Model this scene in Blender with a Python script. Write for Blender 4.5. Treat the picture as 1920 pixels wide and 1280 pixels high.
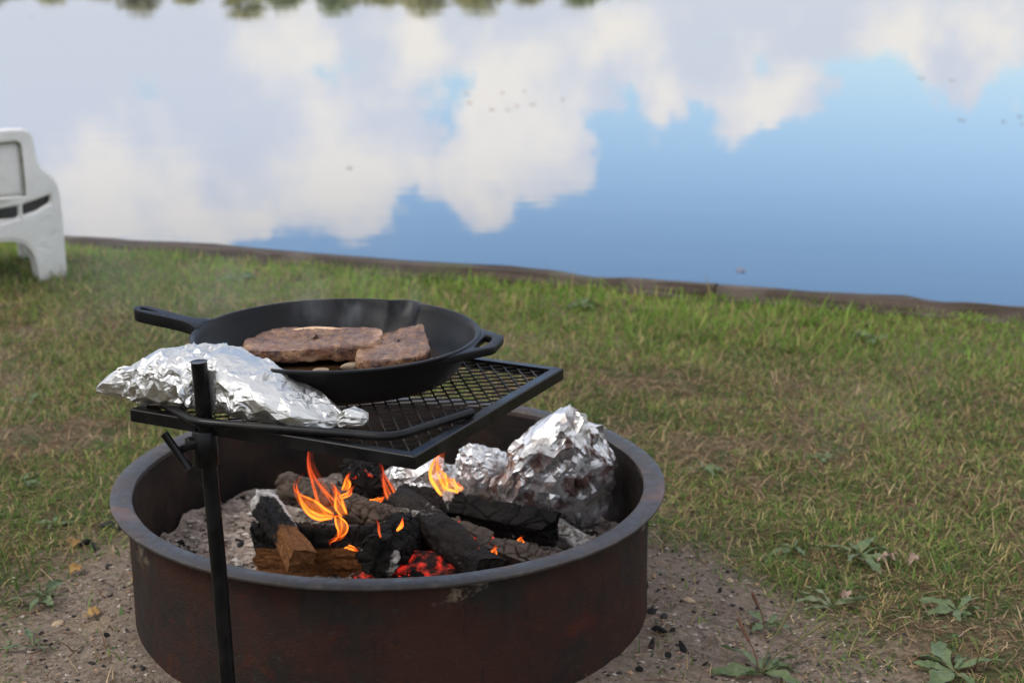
import bpy, bmesh, math, random
import numpy as np
from mathutils import Vector, Matrix

for o in list(bpy.data.objects):
    bpy.data.objects.remove(o, do_unlink=True)
sc = bpy.context.scene
COL = sc.collection
R = math.radians

# ------------------------------------------------------------------ camera
cam_d = bpy.data.cameras.new('camera')
cam = bpy.data.objects.new('camera', cam_d); COL.objects.link(cam)
CAMZ, PITCH = 1.04, 15.0
cam.location = (0, 0, CAMZ)
cam.rotation_euler = (R(90 - PITCH), 0, 0)
cam_d.sensor_width = 36.0
cam_d.lens = 36.0 * 3000 / 1920
cam_d.clip_start = 0.05; cam_d.clip_end = 2000
cam_d.dof.use_dof = True
cam_d.dof.focus_distance = 2.06
cam_d.dof.aperture_fstop = 6.0
cam_d.dof.aperture_blades = 7
sc.camera = cam

# ------------------------------------------------------------------ sky, sun, exposure
SUN_EL, SUN_AZ = 48.0, -110.0        # azimuth measured from +Y towards +X; the sun stands to the left, a little behind
world = bpy.data.worlds.new('World'); sc.world = world
world.use_nodes = True
SKY_STRENGTH = 0.15
CLOUD_LIT, CLOUD_GREY = (8.5, 8.0, 7.4), (6.1, 6.4, 7.25)

def build_world():
    nt = world.node_tree; nt.nodes.clear(); L = nt.links
    def nd(t, **k):
        n = nt.nodes.new(t)
        for a, b in k.items(): setattr(n, a, b)
        return n
    out = nd('ShaderNodeOutputWorld'); bg = nd('ShaderNodeBackground')
    bg.inputs['Strength'].default_value = SKY_STRENGTH
    sky = nd('ShaderNodeTexSky', sky_type='NISHITA')
    sky.sun_disc = False; sky.sun_elevation = R(SUN_EL); sky.sun_rotation = R(SUN_AZ)
    sky.air_density = 1.0; sky.dust_density = 0.3; sky.ozone_density = 3.0
    tc = nd('ShaderNodeTexCoord')
    def noise(scale, detail, rough, vec, off=(0, 0, 0)):
        m = nd('ShaderNodeMapping'); m.inputs['Location'].default_value = off
        L.new(vec, m.inputs['Vector'])
        n = nd('ShaderNodeTexNoise'); n.inputs['Scale'].default_value = scale
        n.inputs['Detail'].default_value = detail; n.inputs['Roughness'].default_value = rough
        L.new(m.outputs[0], n.inputs['Vector']); return n
    def math_(op, a, b=None, c=None, clamp=False):
        n = nd('ShaderNodeMath', operation=op); n.use_clamp = clamp
        for i, v in enumerate((a, b, c)):
            if v is None: continue
            if isinstance(v, (int, float)): n.inputs[i].default_value = v
            else: L.new(v, n.inputs[i])
        return n.outputs[0]
    gen = tc.outputs['Generated']
    # billow warp of the direction
    n1 = noise(26, 4, 0.6, gen); n2 = noise(9, 3, 0.5, gen, (3.1, 0.2, 1.7))
    def warp(src, n, amp):
        s = nd('ShaderNodeVectorMath', operation='SUBTRACT'); L.new(n.outputs['Color'], s.inputs[0]); s.inputs[1].default_value = (.5, .5, .5)
        k = nd('ShaderNodeVectorMath', operation='SCALE'); L.new(s.outputs[0], k.inputs[0]); k.inputs['Scale'].default_value = amp
        a = nd('ShaderNodeVectorMath', operation='ADD'); L.new(src, a.inputs[0]); L.new(k.outputs[0], a.inputs[1]); return a.outputs[0]
    dirw = warp(warp(gen, n2, 0.045), n1, 0.05)
    th = R(PITCH)
    def sky_dir(u, v):                                   # a direction whose mirror image in level water lies at (u, v)
        x = (u - 960) / 3000; y = -(v - 640) / 3000
        d = Vector((x, math.cos(th) + y * math.sin(th), -math.sin(th) + y * math.cos(th))).normalized()
        return (d.x, d.y, -d.z)
    def blobs(lst, src):
        acc = None
        for (u, v, r) in lst:
            d = nd('ShaderNodeVectorMath', operation='DISTANCE'); L.new(src, d.inputs[0]); d.inputs[1].default_value = sky_dir(u, v)
            m = math_('MULTIPLY_ADD', d.outputs['Value'], -3000.0 / r, 1.0)
            m = math_('MULTIPLY', m, min(1.0, r / 110.0))
            acc = m if acc is None else math_('MAXIMUM', acc, m)
        return acc
    body = [(-250, 300, 330), (80, 270, 270), (330, 330, 190), (560, 310, 190), (440, 400, 110), (645, 385, 120), (150, 400, 120), (720, 290, 120),
            (930, 265, 165), (912, 390, 105), (1015, 310, 110), (845, 330, 95), (985, 170, 130),
            (1235, 190, 96), (1400, 215, 100), (1485, 190, 100), (1340, 140, 100), (1680, 85, 62), (1875, 80, 55), (2080, 80, 60)]
    mask_v = blobs(body, dirw)
    # the far cloud bank low over the horizon, higher to the left
    sep = nd('ShaderNodeSeparateXYZ'); L.new(dirw, sep.inputs[0])
    tilt = math_('MULTIPLY_ADD', sep.outputs['X'], 0.10, sep.outputs['Z'])
    bandv = math_('MULTIPLY_ADD', tilt, -9.0, 1.22)
    nb = noise(1, 4, 0.6, gen, (3, 3, 5)); nb.inputs['Scale'].default_value = 17
    bandv = math_('ADD', bandv, math_('MULTIPLY_ADD', nb.outputs['Fac'], 1.8, -0.85))
    mask_v = math_('MAXIMUM', mask_v, bandv)
    n3 = noise(60, 3, 0.6, gen, (7, 1, 2))
    edge = math_('MULTIPLY_ADD', n3.outputs['Fac'], 0.30, -0.15)
    mask_v = math_('ADD', mask_v, edge)
    # the rest of the sky: unseen broken cumulus, thickened to neutralise blue ambient light
    g = noise(3.2, 4, 0.55, gen, (0.4, 5.2, 0.3))
    gm = nd('ShaderNodeMapRange', interpolation_type='SMOOTHSTEP'); L.new(g.outputs['Fac'], gm.inputs['Value'])
    gm.inputs['From Min'].default_value = .36; gm.inputs['From Max'].default_value = .52
    dv = nd('ShaderNodeVectorMath', operation='DISTANCE'); L.new(gen, dv.inputs[0]); dv.inputs[1].default_value = sky_dir(960, 300)
    far = nd('ShaderNodeMapRange', interpolation_type='SMOOTHSTEP'); L.new(dv.outputs['Value'], far.inputs['Value'])
    far.inputs['From Min'].default_value = .40; far.inputs['From Max'].default_value = .62
    gen_m = math_('MULTIPLY', gm.outputs[0], far.outputs[0])
    mr = nd('ShaderNodeMapRange', interpolation_type='SMOOTHSTEP'); L.new(mask_v, mr.inputs['Value'])
    mr.inputs['From Min'].default_value = .15; mr.inputs['From Max'].default_value = .34
    mask = math_('MAXIMUM', mr.outputs[0], gen_m)
    mask = math_('MULTIPLY', mask, 0.95)
    # sunlit billows against grey-lavender body
    lit = [(340, 390, 150), (480, 400, 130), (200, 400, 130), (620, 365, 170), (930, 270, 200), (915, 390, 120), (1235, 205, 90), (1440, 215, 130),
           (1680, 95, 80), (1875, 95, 70), (770, 95, 90), (560, 70, 120), (1180, 70, 100)]
    lv = blobs(lit, dirw)
    n4 = noise(14, 4, 0.6, gen, (2, 8, 4))
    n5 = noise(34, 4, 0.6, gen, (9, 2, 6))
    lv = math_('ADD', lv, math_('MULTIPLY_ADD', n4.outputs['Fac'], 2.6, -1.3))
    lv = math_('ADD', lv, math_('MULTIPLY_ADD', n5.outputs['Fac'], 1.6, -0.8))
    lr = nd('ShaderNodeMapRange', interpolation_type='SMOOTHSTEP'); L.new(lv, lr.inputs['Value'])
    lr.inputs['From Min'].default_value = -.35; lr.inputs['From Max'].default_value = .95
    gl = nd('ShaderNodeMapRange', interpolation_type='SMOOTHSTEP'); L.new(n4.outputs['Fac'], gl.inputs['Value'])
    gl.inputs['From Min'].default_value = .4; gl.inputs['From Max'].default_value = .6
    glf = math_('MULTIPLY', gl.outputs[0], far.outputs[0])
    litf = math_('MAXIMUM', lr.outputs[0], glf)
    cm = nd('ShaderNodeMix', data_type='RGBA'); L.new(litf, cm.inputs['Factor'])
    cm.inputs['A'].default_value = (*CLOUD_GREY, 1); cm.inputs['B'].default_value = (*CLOUD_LIT, 1)
    tint = nd('ShaderNodeMix', data_type='RGBA', blend_type='MULTIPLY'); tint.inputs['Factor'].default_value = 1
    L.new(sky.outputs[0], tint.inputs['A']); tint.inputs['B'].default_value = (1.30, 1.28, 1.30, 1)
    fm = nd('ShaderNodeMix', data_type='RGBA'); L.new(mask, fm.inputs['Factor'])
    L.new(tint.outputs['Result'], fm.inputs['A']); L.new(cm.outputs['Result'], fm.inputs['B'])
    sz = nd('ShaderNodeSeparateXYZ'); L.new(gen, sz.inputs[0])
    hz = nd('ShaderNodeMapRange', interpolation_type='SMOOTHSTEP'); L.new(sz.outputs['Z'], hz.inputs['Value'])
    hz.inputs['From Min'].default_value = .03; hz.inputs['From Max'].default_value = .17; hz.inputs['To Min'].default_value = .62
    dim = nd('ShaderNodeVectorMath', operation='SCALE'); L.new(fm.outputs['Result'], dim.inputs[0]); L.new(hz.outputs[0], dim.inputs['Scale'])
    L.new(dim.outputs[0], bg.inputs['Color']); L.new(bg.outputs[0], out.inputs[0])
build_world()
world.cycles.sampling_method = 'MANUAL'; world.cycles.sample_map_resolution = 512

sun_d = bpy.data.lights.new('sun', 'SUN'); sun = bpy.data.objects.new('sun', sun_d); COL.objects.link(sun)
sun_d.energy = 1.5; sun_d.angle = R(25); sun_d.color = (1.0, 0.93, 0.82)
sd = Vector((math.sin(R(SUN_AZ)) * math.cos(R(SUN_EL)), math.cos(R(SUN_AZ)) * math.cos(R(SUN_EL)), math.sin(R(SUN_EL))))
sun.rotation_euler = (-sd).to_track_quat('-Z', 'Y').to_euler()
sun.location = sd * 20

sc.view_settings.view_transform = 'Standard'; sc.view_settings.look = 'None'
sc.view_settings.gamma = 1.0; sc.view_settings.use_curve_mapping = False
sc.view_settings.exposure = 0.50
sc.render.engine = 'CYCLES'
sc.cycles.use_denoising = True
sc.cycles.use_adaptive_sampling = True; sc.cycles.adaptive_threshold = 0.02
sc.cycles.max_bounces = 5; sc.cycles.transparent_max_bounces = 16
sc.cycles.sample_clamp_indirect = 6

# ------------------------------------------------------------------ helpers
rng = np.random.default_rng(11)
_PERM = np.random.default_rng(5).random((64, 64, 64))
def vnoise(p):
    """value noise, p (n,3) -> (n,) in 0..1"""
    p = np.asarray(p, float); i = np.floor(p).astype(int); f = p - i; f = f * f * (3 - 2 * f)
    i0 = i % 64; i1 = (i + 1) % 64
    def g(a, b, c): return _PERM[a, b, c]
    x0, y0, z0 = i0.T; x1, y1, z1 = i1.T; fx, fy, fz = f.T
    c00 = g(x0, y0, z0) * (1 - fx) + g(x1, y0, z0) * fx; c10 = g(x0, y1, z0) * (1 - fx) + g(x1, y1, z0) * fx
    c01 = g(x0, y0, z1) * (1 - fx) + g(x1, y0, z1) * fx; c11 = g(x0, y1, z1) * (1 - fx) + g(x1, y1, z1) * fx
    return (c00 * (1 - fy) + c10 * fy) * (1 - fz) + (c01 * (1 - fy) + c11 * fy) * fz
def fbm(p, oct=4, gain=.5):
    p = np.asarray(p, float); a = 1.0; s = 0; t = 0
    for k in range(oct):
        s = s + a * vnoise(p * 2 ** k + 17.3 * k); t += a; a *= gain
    return s / t
def smooth(a, b, x): 
    t = np.clip((x - a) / (b - a), 0, 1); return t * t * (3 - 2 * t)

def tag(o, label=None, cat=None, group=None, kind=None):
    if label: o['label'] = label
    if cat: o['category'] = cat
    if group: o['group'] = group
    if kind: o['kind'] = kind
    return o
def empty(name, loc=(0, 0, 0), rz=0):
    o = bpy.data.objects.new(name, None); COL.objects.link(o); o.location = loc; o.rotation_euler = (0, 0, rz)
    o.empty_display_size = .05
    return o
def link(name, me, mat=None, parent=None, smooth_=False):
    o = bpy.data.objects.new(name, me); COL.objects.link(o)
    if mat and not me.materials: me.materials.append(mat)
    if parent is not None:
        o.parent = parent
        bpy.context.view_layer.update()
    if smooth_: me.polygons.foreach_set('use_smooth', [True] * len(me.polygons))
    return o
def mesh(name, V, F, mat=None, parent=None, smooth_=False):
    me = bpy.data.meshes.new(name)
    me.from_pydata([tuple(map(float, v)) for v in V], [], [tuple(map(int, f)) for f in F]); me.update()
    return link(name, me, mat, parent, smooth_)
def frombm(name, bm, mat=None, parent=None, smooth_=False):
    bmesh.ops.recalc_face_normals(bm, faces=bm.faces)
    me = bpy.data.meshes.new(name); bm.to_mesh(me); bm.free()
    return link(name, me, mat, parent, smooth_)
def rel(parent, pts):
    """world points -> the parent's local space (location and z rotation only)"""
    c, s = math.cos(-parent.rotation_euler[2]), math.sin(-parent.rotation_euler[2])
    q = np.asarray(pts, float) - np.array(parent.location)
    return np.stack([q[:, 0] * c - q[:, 1] * s, q[:, 0] * s + q[:, 1] * c, q[:, 2]], 1)
def bevel(o, w, seg=2, ang=30):
    m = o.modifiers.new('bevel', 'BEVEL'); m.width = w; m.segments = seg; m.limit_method = 'ANGLE'; m.angle_limit = R(ang)
    return o
def gridfaces(nu, nv, cu=False, cv=False):
    F = []
    for i in range(nu if cu else nu - 1):
        for j in range(nv if cv else nv - 1):
            a, b = i, (i + 1) % nu; c, d = j, (j + 1) % nv
            F.append((a * nv + c, b * nv + c, b * nv + d, a * nv + d))
    return F
def tube(pts, r, seg=16, closed_caps=True, sub=6):
    """smooth round bar through pts (Catmull-Rom); r number or list"""
    P = [Vector(p) for p in pts]; rr = [r] * len(P) if isinstance(r, (int, float)) else list(r)
    Q, RR = [], []
    for i in range(len(P) - 1):
        p0 = P[max(i - 1, 0)]; p1 = P[i]; p2 = P[i + 1]; p3 = P[min(i + 2, len(P) - 1)]
        n = sub if len(P) > 2 else 1
        for k in range(n):
            t = k / n
            Q.append(.5 * ((2 * p1) + (p2 - p0) * t + (2 * p0 - 5 * p1 + 4 * p2 - p3) * t * t + (3 * p1 - p0 - 3 * p2 + p3) * t ** 3))
            RR.append(rr[i] * (1 - t) + rr[i + 1] * t)
    Q.append(P[-1]); RR.append(rr[-1])
    V, F = [], []
    ref = Vector((0, 0, 1))
    for i, q in enumerate(Q):
        t = (Q[min(i + 1, len(Q) - 1)] - Q[max(i - 1, 0)]).normalized()
        if abs(t.dot(ref)) > .98: ref = Vector((0, 1, 0))
        a = t.cross(ref).normalized(); b = a.cross(t).normalized(); ref = b
        for j in range(seg):
            w = 2 * math.pi * j / seg
            V.append(tuple(q + (a * math.cos(w) + b * math.sin(w)) * RR[i]))
    n = len(Q)
    F = gridfaces(n, seg, False, True)
    if closed_caps:
        F.append(tuple(range(seg))[::-1]); F.append(tuple((n - 1) * seg + j for j in range(seg)))
    return np.array(V), F
def polyround(pts, rad, n=6):
    """round the inner corners of an open polyline"""
    P = [Vector(p) for p in pts]; out = [P[0]]
    for i in range(1, len(P) - 1):
        a = (P[i - 1] - P[i]); b = (P[i + 1] - P[i]); d = min(rad, a.length * .45, b.length * .45)
        p, q = P[i] + a.normalized() * d, P[i] + b.normalized() * d
        for k in range(n + 1):
            t = k / n; out.append(p * (1 - t) ** 2 + P[i] * 2 * t * (1 - t) + q * t * t)
    out.append(P[-1]); return out
def lathe(profile, n=128, warp=None):
    V = []
    for k in range(n):
        a = 2 * math.pi * k / n
        for (r, z) in profile:
            V.append((r * math.cos(a), r * math.sin(a), z))
    V = np.array(V)
    return V, gridfaces(n, len(profile), True, False)
def plate(outer, holes, thick):
    """flat plate with holes in the xy plane, thickness along z, as bmesh"""
    bm = bmesh.new(); edges = []
    for loop in [outer] + list(holes):
        vs = [bm.verts.new((x, y, 0)) for x, y in loop]
        edges += [bm.edges.new((vs[i], vs[(i + 1) % len(vs)])) for i in range(len(vs))]
    bmesh.ops.triangle_fill(bm, use_beauty=True, use_dissolve=False, edges=edges)
    ext = bmesh.ops.extrude_face_region(bm, geom=list(bm.faces))
    for v in [g for g in ext['geom'] if isinstance(g, bmesh.types.BMVert)]: v.co.z += thick
    bmesh.ops.recalc_face_normals(bm, faces=bm.faces)
    return bm

# ------------------------------------------------------------------ node helper
class NT:
    def __init__(self, name):
        self.m = bpy.data.materials.new(name); self.m.use_nodes = True
        self.t = self.m.node_tree; self.t.nodes.clear(); self.L = self.t.links
        self.out = self.n('ShaderNodeOutputMaterial')
        self._tc = None
    def n(self, t, **k):
        x = self.t.nodes.new(t)
        for a, b in k.items(): setattr(x, a, b)
        return x
    def put(self, sock, v):
        if v is None: return
        if isinstance(v, bpy.types.NodeSocket): self.L.new(v, sock)
        elif isinstance(v, tuple) and len(v) == 3 and sock.type == 'RGBA': sock.default_value = (*v, 1)
        else: sock.default_value = v
    def obj(self):
        if not self._tc: self._tc = self.n('ShaderNodeTexCoord')
        return self._tc.outputs['Object']
    def map(self, scale=(1, 1, 1), loc=(0, 0, 0), vec=None):
        m = self.n('ShaderNodeMapping'); self.L.new(vec or self.obj(), m.inputs[0])
        m.inputs['Scale'].default_value = scale; m.inputs['Location'].default_value = loc; return m.outputs[0]
    def noise(self, scale, detail=5, rough=.55, vec=None, dist=0):
        x = self.n('ShaderNodeTexNoise'); self.L.new(vec or self.obj(), x.inputs['Vector'])
        x.inputs['Scale'].default_value = scale; x.inputs['Detail'].default_value = detail
        x.inputs['Roughness'].default_value = rough; x.inputs['Distortion'].default_value = dist; return x.outputs['Fac']
    def vor(self, scale, feature='F1', vec=None, out='Distance'):
        x = self.n('ShaderNodeTexVoronoi', feature=feature); self.L.new(vec or self.obj(), x.inputs['Vector'])
        x.inputs['Scale'].default_value = scale; return x.outputs[out]
    def rng(self, v, a, b, c=0., d=1.):
        x = self.n('ShaderNodeMapRange', interpolation_type='SMOOTHSTEP'); self.put(x.inputs['Value'], v)
        for k, s in zip((a, b, c, d), ('From Min', 'From Max', 'To Min', 'To Max')): x.inputs[s].default_value = k
        return x.outputs[0]
    def math(self, op, a, b=None, clamp=False):
        x = self.n('ShaderNodeMath', operation=op); x.use_clamp = clamp
        self.put(x.inputs[0], a); self.put(x.inputs[1], b); return x.outputs[0]
    def mix(self, f, a, b, mode='MIX'):
        x = self.n('ShaderNodeMix', data_type='RGBA', blend_type=mode)
        self.put(x.inputs['Factor'], f); self.put(x.inputs['A'], a); self.put(x.inputs['B'], b); return x.outputs['Result']
    def attr(self, name, out='Fac'):
        x = self.n('ShaderNodeAttribute', attribute_name=name); return x.outputs[out]
    def bump(self, h, strength=.5, dist=.002, normal=None):
        x = self.n('ShaderNodeBump'); self.put(x.inputs['Height'], h); x.inputs['Strength'].default_value = strength
        x.inputs['Distance'].default_value = dist
        if normal: self.L.new(normal, x.inputs['Normal'])
        return x.outputs[0]
    def bsdf(self, color, rough=.5, metal=0., normal=None, spec=.5, **k):
        b = self.n('ShaderNodeBsdfPrincipled')
        self.put(b.inputs['Base Color'], color); self.put(b.inputs['Roughness'], rough); self.put(b.inputs['Metallic'], metal)
        self.put(b.inputs['Specular IOR Level'], spec)
        if normal: self.L.new(normal, b.inputs['Normal'])
        for a, v in k.items(): self.put(b.inputs[a], v)
        return b
    def done(self, shader):
        self.L.new(shader.outputs[0] if hasattr(shader, 'outputs') else shader, self.out.inputs['Surface']); return self.m

# ------------------------------------------------------------------ materials
def mat_ground():
    t = NT('soil')
    dirt = t.attr('dirt')
    big = t.noise(3.5, 5); fine = t.noise(90, 6, .65); grit = t.noise(420, 3, .7)
    soil = t.mix(t.rng(fine, .3, .72), (.105, .080, .061), (.300, .238, .185))
    soil = t.mix(t.rng(big, .35, .7), soil, (.220, .170, .128))
    sand = t.rng(t.noise(6, 3, .5, t.map((1, 1, 1), (4, 2, 0))), .60, .72)
    soil = t.mix(t.math('MULTIPLY', sand, .5), soil, (.33, .25, .165))
    soil = t.mix(t.rng(grit, .62, .75, 0, .6), soil, (.36, .31, .26))
    soil = t.mix(t.rng(t.noise(55, 4, .6, t.map((1, 1, 1), (1, 7, 0))), .62, .7, 0, .8), soil, (.035, .030, .027))
    thatch = t.mix(t.rng(fine, .35, .65), (.044, .036, .019), (.170, .120, .066))
    thatch = t.mix(t.rng(t.noise(16, 4), .45, .65), thatch, (.046, .062, .020))
    c = t.mix(dirt, thatch, soil)
    h = t.math('ADD', t.math('MULTIPLY', fine, 1.0), t.math('MULTIPLY', grit, .5))
    return t.done(t.bsdf(c, .95, 0, t.bump(h, 1.0, .007), .1))
def mat_grass():
    t = NT('grass_blades')
    c = t.attr('col', 'Color')
    b = t.bsdf(c, .6, 0, None, .14)
    tr = t.n('ShaderNodeBsdfTranslucent'); t.L.new(c, tr.inputs[0])
    mx = t.n('ShaderNodeMixShader'); mx.inputs[0].default_value = .35
    t.L.new(b.outputs[0], mx.inputs[1]); t.L.new(tr.outputs[0], mx.inputs[2])
    return t.done(mx)
def mat_leaf(name, c1, c2, rough=.5, trans=.25):
    t = NT(name)
    c = t.mix(t.rng(t.noise(60, 4), .35, .65), c1, c2)
    b = t.bsdf(c, rough, 0, t.bump(t.noise(150, 3), .3, .001), .4)
    tr = t.n('ShaderNodeBsdfTranslucent'); t.L.new(c, tr.inputs[0])
    mx = t.n('ShaderNodeMixShader'); mx.inputs[0].default_value = trans
    t.L.new(b.outputs[0], mx.inputs[1]); t.L.new(tr.outputs[0], mx.inputs[2])
    return t.done(mx)
def mat_water():
    t = NT('lake_water')
    n1 = t.noise(1.0, 3, .5, t.map((.8, 2.6, 1)))
    n2 = t.noise(1.0, 2, .5, t.map((.10, .35, 1), (3, 5, 0)))
    h = t.math('ADD', t.math('MULTIPLY', n1, .35), t.math('MULTIPLY', n2, 1.6))
    b = t.bsdf((.012, .030, .055), .02, 0, t.bump(h, .5, .0042), .5, IOR=1.333)
    b.inputs['Specular IOR Level'].default_value = .9
    return t.done(b)
def mat_iron():
    t = NT('cast_iron')
    g = t.noise(900, 2, .6)
    big = t.noise(12, 4)
    c = t.mix(t.rng(big, .3, .7), (.0035, .0035, .004), (.007, .007, .0076))
    c = t.mix(t.rng(t.noise(420, 2, .6, t.map((1, 1, 1), (2, 5, 1))), .74, .78, 0, .7), c, (.10, .09, .08))
    return t.done(t.bsdf(c, t.rng(big, .3, .7, .34, .46), 0, t.bump(g, .35, .0006), .15))
def mat_black_steel():
    t = NT('black_painted_steel')
    g = t.noise(300, 3, .6); big = t.noise(25, 4)
    c = t.mix(t.rng(big, .4, .7), (.004, .004, .0045), (.010, .0095, .0095))
    c = t.mix(t.rng(t.noise(140, 5, .7), .68, .74, 0, .25), c, (.09, .075, .06))
    return t.done(t.bsdf(c, t.rng(big, .35, .7, .26, .40), 0, t.bump(g, .15, .0005), .2))
def mat_mesh_steel():
    t = NT('sooty_mesh_steel')
    big = t.noise(30, 4)
    c = t.mix(t.rng(big, .4, .7), (.008, .008, .009), (.030, .024, .020))
    return t.done(t.bsdf(c, .55, 0, None, .4))
def mat_foil(name, soot=0.0):
    t = NT(name)
    fine = t.noise(170, 4, .6); v = t.vor(110, 'DISTANCE_TO_EDGE'); w = t.noise(60, 3, .5, dist=1.5)
    h = t.math('ADD', t.math('MULTIPLY', fine, .6), t.math('ADD', t.rng(v, 0, .12, 0, .6), t.math('MULTIPLY', w, 1.2)))
    c = (.52, .52, .505)
    rough = t.rng(fine, .3, .7, .36, .48)
    metal = 1.0
    if soot > 0:
        s = t.noise(11, 5, .6, dist=.6); s2 = t.noise(38, 4, .6)
        f = t.math('MULTIPLY', t.rng(t.math('ADD', s, t.math('MULTIPLY', s2, .35)), .66, .76), soot)
        c = t.mix(f, (.62, .61, .60), (.075, .036, .028))
        f2 = t.math('MULTIPLY', t.rng(t.noise(24, 5, .65, t.map((1, 1, 1), (4, 4, 1))), .50, .68), soot * .8)
        c = t.mix(f2, c, (.22, .19, .17))
        rough = t.math('MAXIMUM', rough, t.math('MULTIPLY', f, .6))
        metal = t.math('SUBTRACT', 1.0, t.math('MULTIPLY', f, .85))
    return t.done(t.bsdf(c, rough, metal, t.bump(h, .10, .0008), .5))
def mat_ring(inside=False):
    t = NT('rusted_ring_inside' if inside else 'rusted_ring')
    big = t.noise(7, 6, .6); mid = t.noise(26, 6, .65); fine = t.noise(240, 4, .7)
    if inside:
        c = t.mix(t.rng(big, .35, .65), (.009, .0075, .007), (.030, .018, .013))
        c = t.mix(t.rng(mid, .55, .75, 0, .6), c, (.050, .034, .028))
    else:
        st = t.noise(1, 5, .6, t.map((30, 30, 5)))
        c = t.mix(t.rng(big, .38, .62), (.016, .013, .011), (.034, .0135, .0085))
        c = t.mix(t.rng(mid, .56, .72, 0, .8), c, (.036, .012, .008))
        c = t.mix(t.rng(st, .55, .75, 0, .5), c, (.020, .022, .019))
        patch = t.math('MULTIPLY', t.rng(t.noise(9, 5, .6, t.map((1, 1, 1.6), (.3, .9, .2))), .575, .66), t.rng(t.noise(110, 4), .38, .55))
        c = t.mix(t.math('MULTIPLY', patch, t.attr('bare')), c, (.20, .165, .115))
        red = t.rng(t.noise(9, 6, .65, t.map((1, 1, 1), (7, 3, 1))), .56, .70, 0, .7)
        c = t.mix(red, c, (.062, .014, .008))
        c = t.mix(t.rng(t.noise(1, 6, .7, t.map((70, 70, 9), (1, 2, 3))), .56, .66, 0, .7), c, (.012, .010, .009))
        c = t.mix(t.rng(t.noise(60, 6, .75, t.map((1, 1, 1), (2, 2, 8))), .57, .66, 0, .8), c, (.050, .018, .010))
        c = t.mix(t.rng(t.noise(34, 6, .75, t.map((1, 1, 1), (8, 1, 2))), .60, .68, 0, .6), c, (.036, .034, .029))
        c = t.mix(t.rng(fine, .66, .78, 0, .5), c, (.11, .085, .07))
    return t.done(t.bsdf(c, t.rng(mid, .3, .7, .62, .85), 0, t.bump(t.math('ADD', fine, t.math('MULTIPLY', mid, .8)), .9, .0022), .15))
def mat_rim():
    t = NT('worn_rim_steel')
    big = t.noise(9, 5, .6); mid = t.noise(45, 5, .65); fine = t.noise(260, 4, .7)
    c = t.mix(t.rng(big, .40, .62), (.034, .033, .033), (.042, .029, .023))
    c = t.mix(t.rng(mid, .50, .72, 0, .8), c, (.085, .073, .066))
    c = t.mix(t.rng(t.noise(18, 6, .7, t.map((1, 1, 1), (3, 9, 0))), .52, .60, 0, .85), c, (.034, .024, .019))
    c = t.mix(t.rng(fine, .60, .75, 0, .5), c, (.045, .034, .030))
    rust = t.rng(t.noise(5, 4, .6, t.map((1, 1, 1), (2, 6, 0))), .56, .66, 0, .8)
    c = t.mix(rust, c, (.10, .050, .034))
    return t.done(t.bsdf(c, t.rng(mid, .3, .7, .42, .66), t.math('SUBTRACT', .2, t.math('MULTIPLY', rust, .2)), t.bump(t.math('ADD', fine, mid), .35, .0010), .5))
def mat_ash():
    t = NT('wood_ash')
    a = t.noise(38, 6, .65); b = t.noise(150, 5, .7); k = t.noise(22, 5, .7, t.map((1, 1, 1), (5, 1, 2)))
    c = t.mix(t.rng(a, .3, .7), (.12, .092, .076), (.36, .295, .25))
    c = t.mix(t.rng(b, .55, .72, 0, .8), c, (.54, .48, .43))
    c = t.mix(t.rng(k, .58, .66), c, (.030, .026, .025))
    return t.done(t.bsdf(c, .95, 0, t.bump(t.math('ADD', b, a), .9, .004), .1))
def mat_log(glow=0.0):
    t = NT('burning_log' if glow else 'charred_log')
    wood = t.attr('wood'); ash = t.attr('ash'); crack = t.attr('crack'); hue = t.attr('tone')
    f = t.noise(130, 5, .65); gr = t.noise(1, 5, .6, t.map((160, 160, 160))); m = t.noise(36, 5, .6)
    char = t.mix(t.rng(m, .35, .68), (.0055, .005, .005), (.018, .0155, .014))
    char = t.mix(t.rng(f, .60, .78, 0, .6), char, (.075, .066, .060))
    wd = t.mix(t.rng(f, .3, .7), (.085, .036, .014), (.195, .086, .032))
    wd = t.mix(t.rng(m, .45, .7, 0, .7), wd, (.13, .058, .026))
    c = t.mix(t.rng(t.math('ADD', wood, t.math('MULTIPLY', t.math('SUBTRACT', m, .5), .7)), .40, .60), char, wd)
    c = t.mix(t.math('MULTIPLY', hue, t.rng(m, .3, .6, .4, 1.)), c, (.16, .120, .092))
    af = t.rng(t.math('ADD', ash, t.math('MULTIPLY', t.math('SUBTRACT', f, .5), 1.3)), .35, .75)
    c = t.mix(af, c, t.mix(t.rng(m, .4, .6), (.20, .185, .17), (.42, .40, .38)))
    b = t.bsdf(c, t.rng(m, .3, .7, .6, .9), 0, t.bump(t.math('ADD', f, m), 1.0, .004), .08)
    if glow:
        e = t.math('MULTIPLY', t.rng(t.math('ADD', crack, t.math('MULTIPLY', t.math('SUBTRACT', m, .5), .8)), .55, .95), t.attr('ember'))
        t.put(b.inputs['Emission Color'], (1.0, .045, .010)); t.put(b.inputs['Emission Strength'], t.math('MULTIPLY', e, glow))
    return t.done(b)
def mat_ember():
    t = NT('glowing_ember')
    m = t.noise(60, 5, .65); v = t.vor(70)
    e = t.math('MULTIPLY', t.rng(m, .46, .74), .55)
    b = t.bsdf(t.mix(t.rng(m, .4, .7), (.02, .015, .014), (.20, .05, .03)), .9, 0, t.bump(m, .8, .003), .1)
    t.put(b.inputs['Emission Color'], (1.0, .018, .012)); t.put(b.inputs['Emission Strength'], e)
    return t.done(b)
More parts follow.
